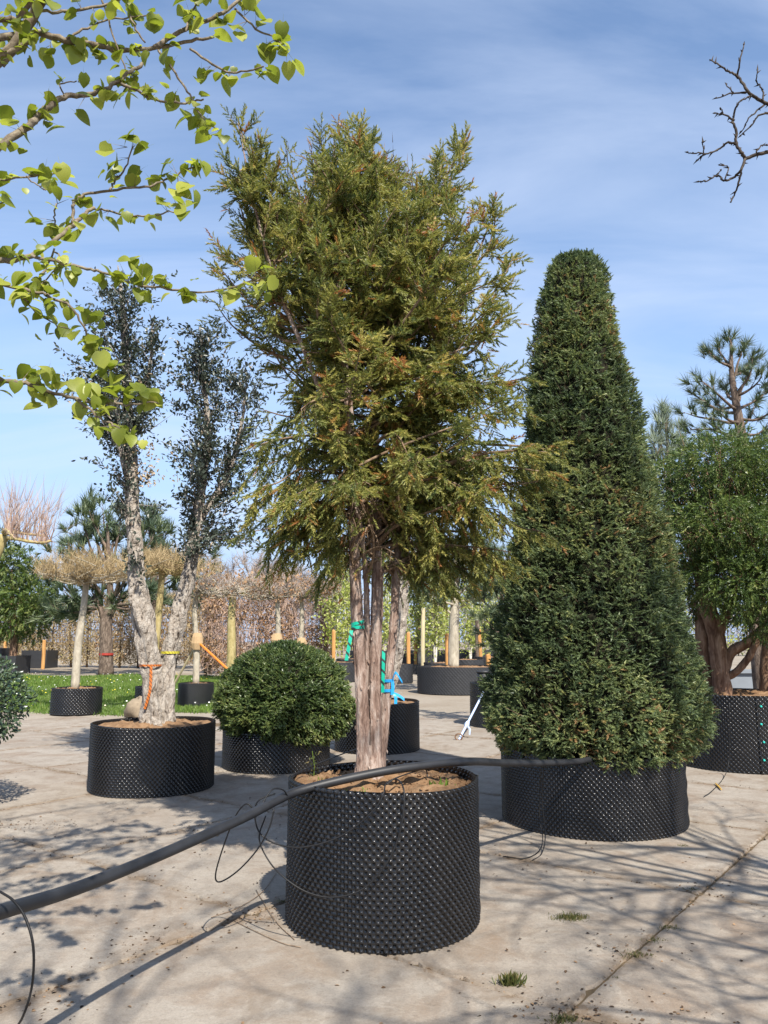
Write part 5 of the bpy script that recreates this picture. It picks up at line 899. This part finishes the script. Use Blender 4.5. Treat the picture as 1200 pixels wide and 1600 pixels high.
for pts, ya, yb, (ra, rb) in LB:
    n = len(pts); ys = np.linspace(ya, yb, n)+rng.normal(0, .02, n); p3 = [P(x, y, Y_) for (x, y), Y_ in zip(pts, ys)]; px = [q.y*1.06/1200 for q in p3]
    p, rr = smoothpath(p3, np.linspace(ra, rb, n)*np.array(px)*.9, 5); tube(mb, p+rng.normal(0, .0025, p.shape), rr, 7, lump=.06); lims.append((p, rr))
T0 = np.array([-3.3, .4, -.02]); tp, tr_ = smoothpath([T0, T0+[.05, .1, 1.5], T0+[.1, .2, 3.0], T0+[.2, .35, 4.4], T0+[.3, .4, 6.0]], [.15, .13, .11, .08, .03], 6)
tube(mb, tp, tr_, 12, lump=.05)
for i in (0, 1, 3, 6, 12, 14, 20, 23, 27, 28):      # limbs from the trunk out to where they enter the view
    p, rr = lims[i]; s = p[0] if i not in (20,) else p[-1]; rs_ = rr[0] if i != 20 else rr[-1]; k = int(np.argmin(np.abs(tp[:, 2]-(s[2]-.8)))); m = (tp[k]+s)/2+np.array([0, 0, .12]); q, r2 = smoothpath([tp[k], m, s], [max(rs_*1.8, .02), rs_*1.3, rs_], 6); tube(mb, q, r2, 7, cap=False)
# crown behind and above the camera, whose shade falls on the slabs
rg = np.random.default_rng(55); extra = []
def outside(p): return not inframe(p, .06)
for k in range(44):
    z0 = rg.uniform(2.6, 5.8); i = int(np.argmin(np.abs(tp[:, 2]-z0))); a = rg.uniform(-1.5, .75); L_ = rg.uniform(1.4, 3.6); e = tp[i]+np.array([math.cos(a)*L_, math.sin(a)*L_, rg.uniform(.2, 1.6)]); q, r2 = limb(tp[i], e, .022, .05, .12)
    if not all(outside(v) for v in q[2:]): continue
    tube(mb, q, r2, 5, cap=False); extra.append(q)
    for s in range(5):
        b = q[int(rg.integers(len(q)//3, len(q)-1))]; e2 = b+nrm(rg.normal(size=3)+np.array([.3, 0, .1]))*rg.uniform(.4, 1.0); q2, r3 = limb(b, e2, .008, .0, .06)
        if all(outside(v) for v in q2): tube(mb, q2, r3, 4, cap=False); extra.append(q2)
lbr = mb.build('branches', M['limebark'], lime, True)
# leaves: large ones one by one
def lime_leaf(seed):
    r = random.Random(seed); n = 7; V = []; F = []; fold = r.uniform(.15, .4); curl = r.uniform(.1, .45); asy = r.uniform(.9, 1.12)
    for i in range(n+1):
        t = [0, .1, .27, .46, .64, .8, .92, 1][i]; wd = [.2, .39, .50, .49, .41, .28, .12, 0][i]; z = t; y = -curl*t*t
        sr = wd; V += [(-sr*asy, y+fold*wd*.7, z-(.10 if i == 0 else 0)), (0, y, z), (sr, y+fold*wd*.7, z-(.10 if i == 0 else 0))]
    V = [(x, y, z) for x, y, z in V]
    for i in range(n): b = i*3; F += [(b, b+1, b+4, b+3), (b+1, b+2, b+5, b+4)]
    nb = len(V); V += [(-.012, .0, 0), (.012, 0, 0), (0, .10, -.55)]; m_ = MB(); m_.add(V, F, 0.15+0.7*(seed % 6)/5); m_.addF([(nb, nb+1, nb+2)])
    return m_, V, F
LV = [lime_leaf(s) for s in range(6)]; LM = [l[0].mesh('leaf', M['lime'], smooth=True) for l in LV]
CL = [(30,15),(20,30),(75,78),(40,65),(115,78),(120,84),(75,95),(155,85),(185,90),(95,122),(135,115),(45,170),(80,160),(130,165),(155,155),(190,150),(20,195),(75,195),(230,85),(260,100),(235,145),(275,155),(290,180),(310,190),(325,205),(340,205),(350,30),(370,50),(330,115),(315,120),(355,125),(400,10),(410,30),(440,45),(440,80),(420,80),(455,100),(425,115),(180,15),(150,20),(205,215),(220,225),(175,220),(185,245),(180,270),(210,275),(270,260),(300,250),(310,262),(240,285),(285,295),(270,310),(300,305),(255,315),(285,330),(150,335),(165,340),(130,310),(60,350),(90,355),(110,370),(50,270),(75,275),(95,275),(65,290),(10,315),(100,305),(5,285),(10,400),(40,410),(30,430),(10,440),(45,455),(85,415),(70,445),(40,470),(55,480),(180,430),(210,410),(225,425),(240,430),(215,445),(290,455),(335,460),(360,455),(385,440),(400,430),(410,445),(155,500),(110,515),(140,530),(150,550),(170,565),(160,585),(180,590),(40,575),(60,580),(70,595),(95,600),(70,618),(115,610),(140,620),(160,610),(180,605),(200,610),(225,615),(240,625),(170,640),(150,645),(190,675),(175,670),(205,685),(130,635),(345,60),(300,30),(235,35),(215,20),(280,15),(95,18),(120,10),(60,5)]
allp = np.concatenate([p for p, _ in lims]); 
def proj(p):
    v = Vector(p)-Vector((0, 0, CAMH)); f = v.y*math.cos(PITCH)+v.z*math.sin(PITCH); u = -v.y*math.sin(PITCH)+v.z*math.cos(PITCH); return 600+1200*v.x/f, 800-1200*u/f
pj = np.array([proj(p) for p in allp]); rg2 = random.Random(9); cnt = 0; pet = MB(); rl = Vector(lime.location)
for (cx, cy) in CL:
    k = int(np.argmin((pj[:, 0]-cx)**2+(pj[:, 1]-cy)**2)); bp = allp[k]; Yc = bp[1]+rg2.uniform(-.05, .03); c = np.array(P(cx, cy, Yc)); bp = bp+(c-bp)*max(0, 1-.07/max(np.linalg.norm(c-bp), .07))
    for j_ in range(3 if (cy > 490 or (cx+cy) % 4 == 0) else 2):
        if cnt >= 300: break
        ax_ = Vector((rg2.gauss(0, .75), rg2.gauss(-.1, .55), rg2.uniform(-1.0, .25))).normalized(); nmv = Vector((rg2.gauss(0, .55), rg2.gauss(-.35, .5), 1.0)); x = nmv.cross(ax_)
        if x.length < .05: x = Vector((1, 0, 0))
        x.normalize(); y = ax_.cross(x); sz = rg2.uniform(.038, .066)*Yc/2.55; lo = Vector(c)+Vector((rg2.gauss(0, .016), rg2.gauss(0, .02), rg2.gauss(0, .014)))-ax_*sz*.35
        o = bpy.data.objects.new('leaf', LM[rg2.randrange(6)]); col.objects.link(o); o.parent = lbr; o.matrix_local = Matrix.Translation(lo-rl) @ Matrix((x, y, ax_)).transposed().to_4x4() @ Matrix.Diagonal((sz*rg2.uniform(.9, 1.15), sz, sz, 1)); twigs(pet, [bp], [tuple(lo-ax_*sz*.02)], .0016); cnt += 1
fx = MB(); rg3 = np.random.default_rng(19); vis = np.array([(-30 < a_ < 480 and -30 < b_ < 720) for a_, b_ in pj])
for q_ in rg3.choice(np.where(vis)[0], 150):
    for j_ in range(3):
        k_ = int(rg3.integers(0, 6)); c_ = allp[q_]+rg3.normal(0, .02, 3); a_ = nrm(np.array([rg3.normal(0, .7), rg3.normal(-.1, .5), rg3.uniform(-1, .3)]))
        scatter(fx, np.array(LV[k_][1])[:24], np.array(LV[k_][2]), [c_], [a_], [np.array([rg3.normal(0, .5), -.3, 1.0])], [rg3.uniform(.026, .046)*c_[1]/2.55])
tag(fx.build('small_leaves', M['lime'], lbr, True), kind='stuff')
tag(pet.build('petioles', M['limebark'], lbr), kind='stuff')
mb = MB(); ep = np.concatenate(extra); n = 5200; k = rg.integers(0, len(ep), n); pos = ep[k]+rg.normal(0, .07, (n, 3)); ok = np.array([outside(p) for p in pos]); pos = pos[ok]; n = len(pos)
scatter(mb, np.array(leaf_simple(.85)[0]), LEAF[1], pos, rg.normal(0, .7, (n, 3))+np.array([0, 0, -.4]), rg.normal(0, .5, (n, 3))+np.array([0, 0, 1]), rg.uniform(.035, .06, n)); tag(mb.build('foliage', M['lime'], lime), kind='stuff')

# ------------------------------------------------------------------ bare tree at the right (trunk stands right of the camera)
bt = empty('bare_tree', (4.7, 1.2, -.02), 'bare budding twigs of a leafless tree reaching in overhead', 'tree')
RB = [([(1215,168),(1185,155),(1168,142),(1152,120),(1138,112),(1120,100),(1110,94)],3.5,(3.6,1.0)),([(1152,122),(1156,95),(1162,70)],3.5,(2,1)),([(1168,145),(1145,145),(1120,153)],3.5,(2,1)),([(1215,234),(1185,240),(1165,247),(1158,238),(1150,225),(1150,205),(1145,190),(1147,180),(1155,160),(1172,150)],3.45,(3.6,1.4)),([(1147,188),(1130,178),(1117,177)],3.4,(1.8,1)),([(1150,225),(1138,222),(1125,232),(1110,239),(1095,240),(1075,238)],3.4,(2.2,1)),([(1165,247),(1158,265),(1145,278),(1133,282),(1120,275),(1105,282),(1092,284)],3.4,(2.6,1)),([(1158,266),(1153,290),(1147,305),(1142,315)],3.4,(2,1)),([(1215,176),(1185,180),(1175,195),(1157,212)],3.5,(2,1)),([(1195,163),(1175,180),(1158,205)],3.5,(1.8,.9)),([(1192,157),(1192,140),(1182,128),(1183,110)],3.5,(1.8,.9)),([(1133,282),(1138,262),(1125,258)],3.4,(1.3,.9)),([(1100,240),(1098,222)],3.4,(1.2,.9)),([(1100,240),(1090,250)],3.4,(1.4,1)),([(1182,238),(1190,228),(1205,226)],3.4,(1.4,.9)),([(1120,275),(1126,266)],3.4,(1.2,.9)),([(1130,178),(1126,170)],3.4,(1.2,.9)),([(1145,145),(1135,132)],3.4,(1.3,.9))]
mb = MB(); bud0 = []; bud1 = []; bl_ = []
for pts, Y_, (ra, rb) in RB:
    p3 = [P(x, y, Y_+(1215-x)/1200*rng.uniform(-.6, .6)+rng.normal(0, .015)) for x, y in pts]; s = 3.9/1200; p, rr = smoothpath(p3, np.linspace(ra, rb, len(pts))*s*.85, 5); tube(mb, p+rng.normal(0, .002, p.shape), rr, 5); bl_.append(p)
    for k in range(2, len(p), 3): d = nrm(rng.normal(size=3)+nrm(p[min(k+1, len(p)-1)]-p[k-1])*.8); bud0.append(p[k]); bud1.append(p[k]+d*rng.uniform(.015, .035))
    bud0.append(p[-1]); bud1.append(p[-1]+nrm(p[-1]-p[-2])*.03)
twigs(mb, bud0, bud1, .006)
T0 = np.array([4.7, 1.2, -.02]); tp, tr_ = smoothpath([T0, T0+[-.05, .05, 2], T0+[-.2, .2, 4], T0+[-.3, .3, 6.5]], [.13, .11, .08, .02], 8); tube(mb, tp, tr_, 10)
for i in (0, 3, 8): s = bl_[i][0]; k = int(np.argmin(np.abs(tp[:, 2]-(s[2]-.9)))); q, r2 = smoothpath([tp[k], (tp[k]+s)/2+[0, 0, .15], s], [.035, .022, .011], 6); tube(mb, q, r2, 6, cap=False)
rg = np.random.default_rng(77); ends = []
def g2(p, d, L_, r, dep):
    q = [p]; dd = d
    for k in range(4): dd = nrm(dd+rg.normal(0, .13, 3)); q.append(q[-1]+dd*L_/4)
    if not all(outside(v) for v in q): return
    tube(mb, q, np.linspace(r, r*.6, 5), 5 if dep > 1 else 3, cap=False)
    if dep == 0: return
    for k in range(int(rg.integers(2, 5))): g2(q[int(rg.integers(1, 5))], nrm(dd+nrm(rg.normal(size=3))*.75), L_*rg.uniform(.55, .8), r*.6, dep-1)
for k in range(22):
    i = int(np.argmin(np.abs(tp[:, 2]-rg.uniform(2.6, 6.2)))); a = rg.uniform(1.2, 5.2); g2(tp[i], nrm(np.array([math.cos(a), math.sin(a), rg.uniform(.15, .8)])), rg.uniform(1.2, 2.2), .026, 3)
mb.build('branches', M['darkbark'], bt, True)
# second leafless tree behind the camera: its twig shade reaches the front slabs
bt2 = empty('bare_tree', (1.6, -4.2, -.02), 'leafless tree casting branch shade over the front slabs', 'tree'); mb = MB(); T0 = np.array([1.6, -4.2, -.02]); tp, tr_ = smoothpath([T0, T0+[0, .1, 2.5], T0+[-.1, .2, 4.5], T0+[0, .4, 8]], [.16, .13, .1, .02], 8); tube(mb, tp, tr_, 10)
for k in range(24): i = int(np.argmin(np.abs(tp[:, 2]-rg.uniform(3.2, 7.5)))); a = rg.uniform(0, 2*PI); g2(tp[i], nrm(np.array([math.cos(a), math.sin(a), rg.uniform(.2, .9)])), rg.uniform(1.2, 2.4), .028, 3)
mb.build('branches', M['darkbark'], bt2, True)

# ------------------------------------------------------------------ pipe and drip tubes
hp = [(-260,1490,2.0),(-60,1446,2.45),(0,1425,2.65),(120,1388,3.05),(250,1336,3.5),(380,1278,4.0),(430,1252,4.28),(470,1235,4.43),(560,1213,4.54),(640,1199,4.66),(730,1190,4.95),(790,1192,5.6),(860,1192,6.1),(910,1189,6.42),(950,1180,6.75),(985,1176,7.05)]
p3 = path3(hp); p3 = [Vector((-3.2, 1.2, .02)), Vector((-2.4, 1.6, .35))]+p3
mb = MB(); p, rr = smoothpath(p3, [.0245]*len(p3), 6); tube(mb, p, rr, 12); tag(mb.build('irrigation_pipe', M['pipe'], None, True), 'thick black irrigation pipe lying across the pot rims', 'pipe')
def drip(pts, label, r=.0042, m=None):
    mb = MB(); p, rr = smoothpath(pts, [r]*len(pts), 8); tube(mb, p, rr, 6); return tag(mb.build('drip_tube', m or M['tube'], None, True), label, 'tube', 'thin drip tubes')
drip([P(0, 1393, 2.6), P(22, 1408, 2.58), P(40, 1435, 2.56), P(52, 1480, 2.55), P(50, 1540, 2.6), P(35, 1590, 2.7), G(20, 1612)+Vector((0, 0, .004))], 'drip tube hanging from the near end of the thick pipe')
drip([P(400, 1268, 4.15), P(385, 1256, 4.15), P(368, 1275, 4.18), P(350, 1320, 4.25), P(337, 1365, 4.3), P(343, 1378, 4.32), P(370, 1362, 4.3), P(400, 1330, 4.28), P(420, 1295, 4.25), P(428, 1265, 4.25)], 'looped drip tube hanging under the pipe beside the tall pot')
drip([P(408, 1258, 4.2), P(425, 1234, 4.25), P(442, 1234, 4.3), P(450, 1246, 4.35), P(452, 1252, 4.36)], 'short arched drip tube rising above the pipe at the tall pot')
drip([P(600, 1238, 4.25), P(590, 1258, 4.24), P(560, 1288, 4.24), P(520, 1312, 4.25), P(470, 1324, 4.27), P(430, 1318, 4.3), P(405, 1300, 4.33), P(398, 1270, 4.32), P(405, 1250, 4.3), P(430, 1240, 4.35)], 'drip tube sweeping across the pot face up to the soil')
drip([P(604, 1226, 4.4), P(618, 1217, 4.42), P(630, 1230, 4.28), P(631, 1262, 4.24), P(622, 1310, 4.23), P(600, 1355, 4.22), P(565, 1390, 4.22), P(520, 1402, 4.23), P(480, 1394, 4.25), P(445, 1372, 4.28), P(420, 1345, 4.33), P(405, 1310, 4.35), P(415, 1275, 4.32)], 'long drip tube drooping in a deep curve on the tall pot')
drip([P(600, 1238, 4.3), P(606, 1222, 4.45), P(640, 1208, 4.65), P(664, 1202, 4.75), P(668, 1215, 4.74)], 'drip tube arching over the bare soil of the tall pot')
drip([P(455, 1212, 4.75), P(490, 1196, 4.95), P(530, 1180, 5.3), P(560, 1170, 5.6), P(600, 1163, 6.0)], 'thin straight tube crossing the rim behind the yew stems')
drip([P(846, 1194, 6.1), P(844, 1230, 6.30), P(843, 1275, 6.38), P(848, 1310, 6.3), P(842, 1330, 6.2), G(820, 1342)+Vector((0, 0, .004)), G(786, 1339)+Vector((0, 0, .004))], 'drip tube hanging from the pipe in front of the clipped column')
drip([P(850, 1195, 6.08), P(847, 1250, 6.3), P(852, 1305, 6.3), P(846, 1334, 6.15), G(832, 1345)+Vector((0, 0, .004))], 'shorter second drip tube before the clipped column')
drip([P(1140, 1100, 9.62), P(1140, 1160, 9.62), P(1138, 1195, 9.6), G(1130, 1218)+Vector((0, 0, .01)), G(1112, 1238)+Vector((0, 0, .01)), G(1100, 1246)+Vector((0, 0, .01))], 'drip tube coming down the pot with teal bolts')
a = G(1122, 1230); mb = MB(); tube(mb, [a+Vector((-.05, -.2, .012)), a+Vector((0, 0, .014)), a+Vector((.04, .16, .014))], [.006, .011, .006], 7); tag(mb.build('cable_sleeve', M['yellowplastic'], loc=tuple(a)), 'small yellow sleeve lying before the pot with teal bolts', 'sleeve')
# ground tube tangle near tall pot
for k, (pl_, lab) in enumerate([([(330,1435),(372,1420),(410,1395),(432,1365)], 'thin stray tube on the slab left of the tall pot'), ([(366,1440),(395,1455),(440,1475),(470,1482)], 'thin stray tube curving to the foot of the tall pot'), ([(400,1392),(430,1440),(460,1470)], 'thin stray tube crossing the slab joint by the tall pot')]): drip([G(*q)+Vector((0, 0, .006)) for q in pl_], lab, .0022, M['twig'])

# ------------------------------------------------------------------ weeds, litter, stones
def weed(c, n, l, label, spread=.06, m=None, bl=.25):
    r = np.random.default_rng(int(abs(c[0]*1000+c[1]*77))); c = np.array(c); b = c+np.c_[r.normal(0, spread, n), r.normal(0, spread*.6, n), np.zeros(n)]; d = nrm(np.c_[r.normal(0, .55, n), r.normal(0, .55, n), np.ones(n)]); mb = MB(); V, F = leaf_simple(bl*.55); scatter(mb, V, F, b, d, r.normal(0, 1, (n, 3)), r.uniform(.5, 1.1, n)*l); return tag(mb.build('weed_tuft', m or M['weed'], loc=tuple(c)), label, 'weed', 'weeds in the slab joints')
for px, py, n, l, s, lab in [(893,1434,420,.026,.045,'flat mossy weed tuft on the slab between the pots'),(797,1538,150,.06,.022,'taller green and straw weed tuft in the slab joint'),(1068,1322,60,.022,.025,'small weed below the wide pot on open slab'),(1082,1390,50,.022,.025,'small weed at the crossing of two slab joints'),(1047,1450,110,.022,.03,'low weed along the slanting slab joint'),(1025,1470,80,.022,.028,'straw coloured weed along the slanting slab joint'),(995,1492,110,.025,.035,'dark weed in the slanting slab joint'),(962,1528,24,.018,.01,'tiny green weed in the slanting slab joint'),(880,1594,120,.028,.03,'weed where the joints meet near the bottom'),(440,1408,40,.02,.02,'tiny weed at the foot of the tall pot')]:
    weed(G(px, py)-Vector((0, 0, .006)), n, l, lab, s)
for px, py, Yw, n, l, s, lab in [(572,1226,4.5,24,.06,.035,'small bright weed in the pot soil by the yew trunk'),(690,1216,4.62,18,.085,.03,'broad leaved weed at the right of the tall pot soil'),(492,1196,4.9,40,.05,.05,'grassy weed patch at the left of the tall pot soil')]:
    q = P(px, py, Yw); q.z = .73; o = weed(q, n, l, lab, s, M['grass'], .5 if 'broad' in lab else .3); o['group'] = 'weeds in the pot soil'
q = P(490, 1196, 4.95); q.z = .73; fw = empty('flowering_weed', tuple(q), 'thin upright flowering weed in the tall pot soil', 'weed'); mb = MB(); tube(mb, [q, q+Vector((.005, 0, .1)), q+Vector((-.01, 0, .19))], [.003, .0025, .002], 5); mb.build('stem', M['grass'], fw); mb = MB(); n = 30; pos = np.array(q)+np.c_[rng.normal(0, .02, n), rng.normal(0, .02, n), rng.uniform(.03, .2, n)]; scatter(mb, *leaf_simple(.4), pos, rng.normal(size=(n, 3)), rng.normal(size=(n, 3)), .022); mb.build('leaves', M['weed'], fw)
mb = MB(); n = 1300; yy = rng.uniform(3.0, 11, n)**1.0; xx = rng.uniform(-.55, .55, n)*yy; cl_ = rng.random(n) < .45; jx = []
pos = np.c_[xx, yy, np.full(n, .003)]
cen = [G(80, 1290), G(30, 1290), G(250, 1465), G(215, 1490), G(990, 1490), G(1100, 1390), G(900, 1590), G(1040, 1590), G(395, 1440), G(300, 1297), G(60, 1570), G(860, 1585)]
for i in np.where(cl_)[0]: c = cen[rng.integers(0, len(cen))]; pos[i] = (c.x+rng.normal(0, .16), c.y+rng.normal(0, .12), .003)
scatter(mb, *leaf_simple(.7), pos, np.c_[rng.normal(size=(n, 2)), rng.normal(0, .12, n)], np.array([0, 0, 1])+rng.normal(0, .3, (n, 3)), rng.uniform(.006, .026, n)); tag(mb.build('leaf_litter', M['litter']), 'tiny dry leaves and crumbs scattered over the slabs', 'litter', None, 'stuff')
mb = MB(); n = 9000; k = rng.random(n); ln1 = []
for i in range(n):    # crumbs gathered in the joints
    a = rng.integers(-4, 5); 
    if rng.random() < .5: c = O+NN*(a*2)+U*rng.uniform(-5, 9)
    else: c = O+U*(a*2)+NN*rng.uniform(-8, 8)
    sp_ = .012+.04*max(0, math.sin(c[0]*3.1+c[1]*2.3)+.2*math.sin(c[0]*9)); ln1.append((c[0]+rng.normal(0, sp_), c[1]+rng.normal(0, sp_), .001))
scatter(mb, *leaf_simple(.8), ln1, np.c_[rng.normal(size=(n, 2)), rng.normal(0, .3, n)], np.array([0, 0, 1])+rng.normal(0, .5, (n, 3)), rng.uniform(.005, .017, n)); tag(mb.build('joint_crumbs', M['litter']), 'earth crumbs and moss gathered in the slab joints', 'debris', None, 'stuff')
# clods on the main pot soil
mb = MB(); n = 500; a = rng.uniform(0, 2*PI, n); q = np.sqrt(rng.random(n))*.52; scatter(mb, *leaf_simple(1.1), np.c_[-.01+q*np.cos(a), 4.84+q*np.sin(a), .742+.03*(1-(q/.55)**2)+rng.normal(0, .004, n)], rng.normal(size=(n, 3)), np.array([0, 0, 1])+rng.normal(0, .6, (n, 3)), rng.uniform(.008, .03, n)); tag(mb.build('soil_crumbs', M['soil']), 'loose earth crumbs on the soil of the tall pot', 'soil', None, 'stuff')
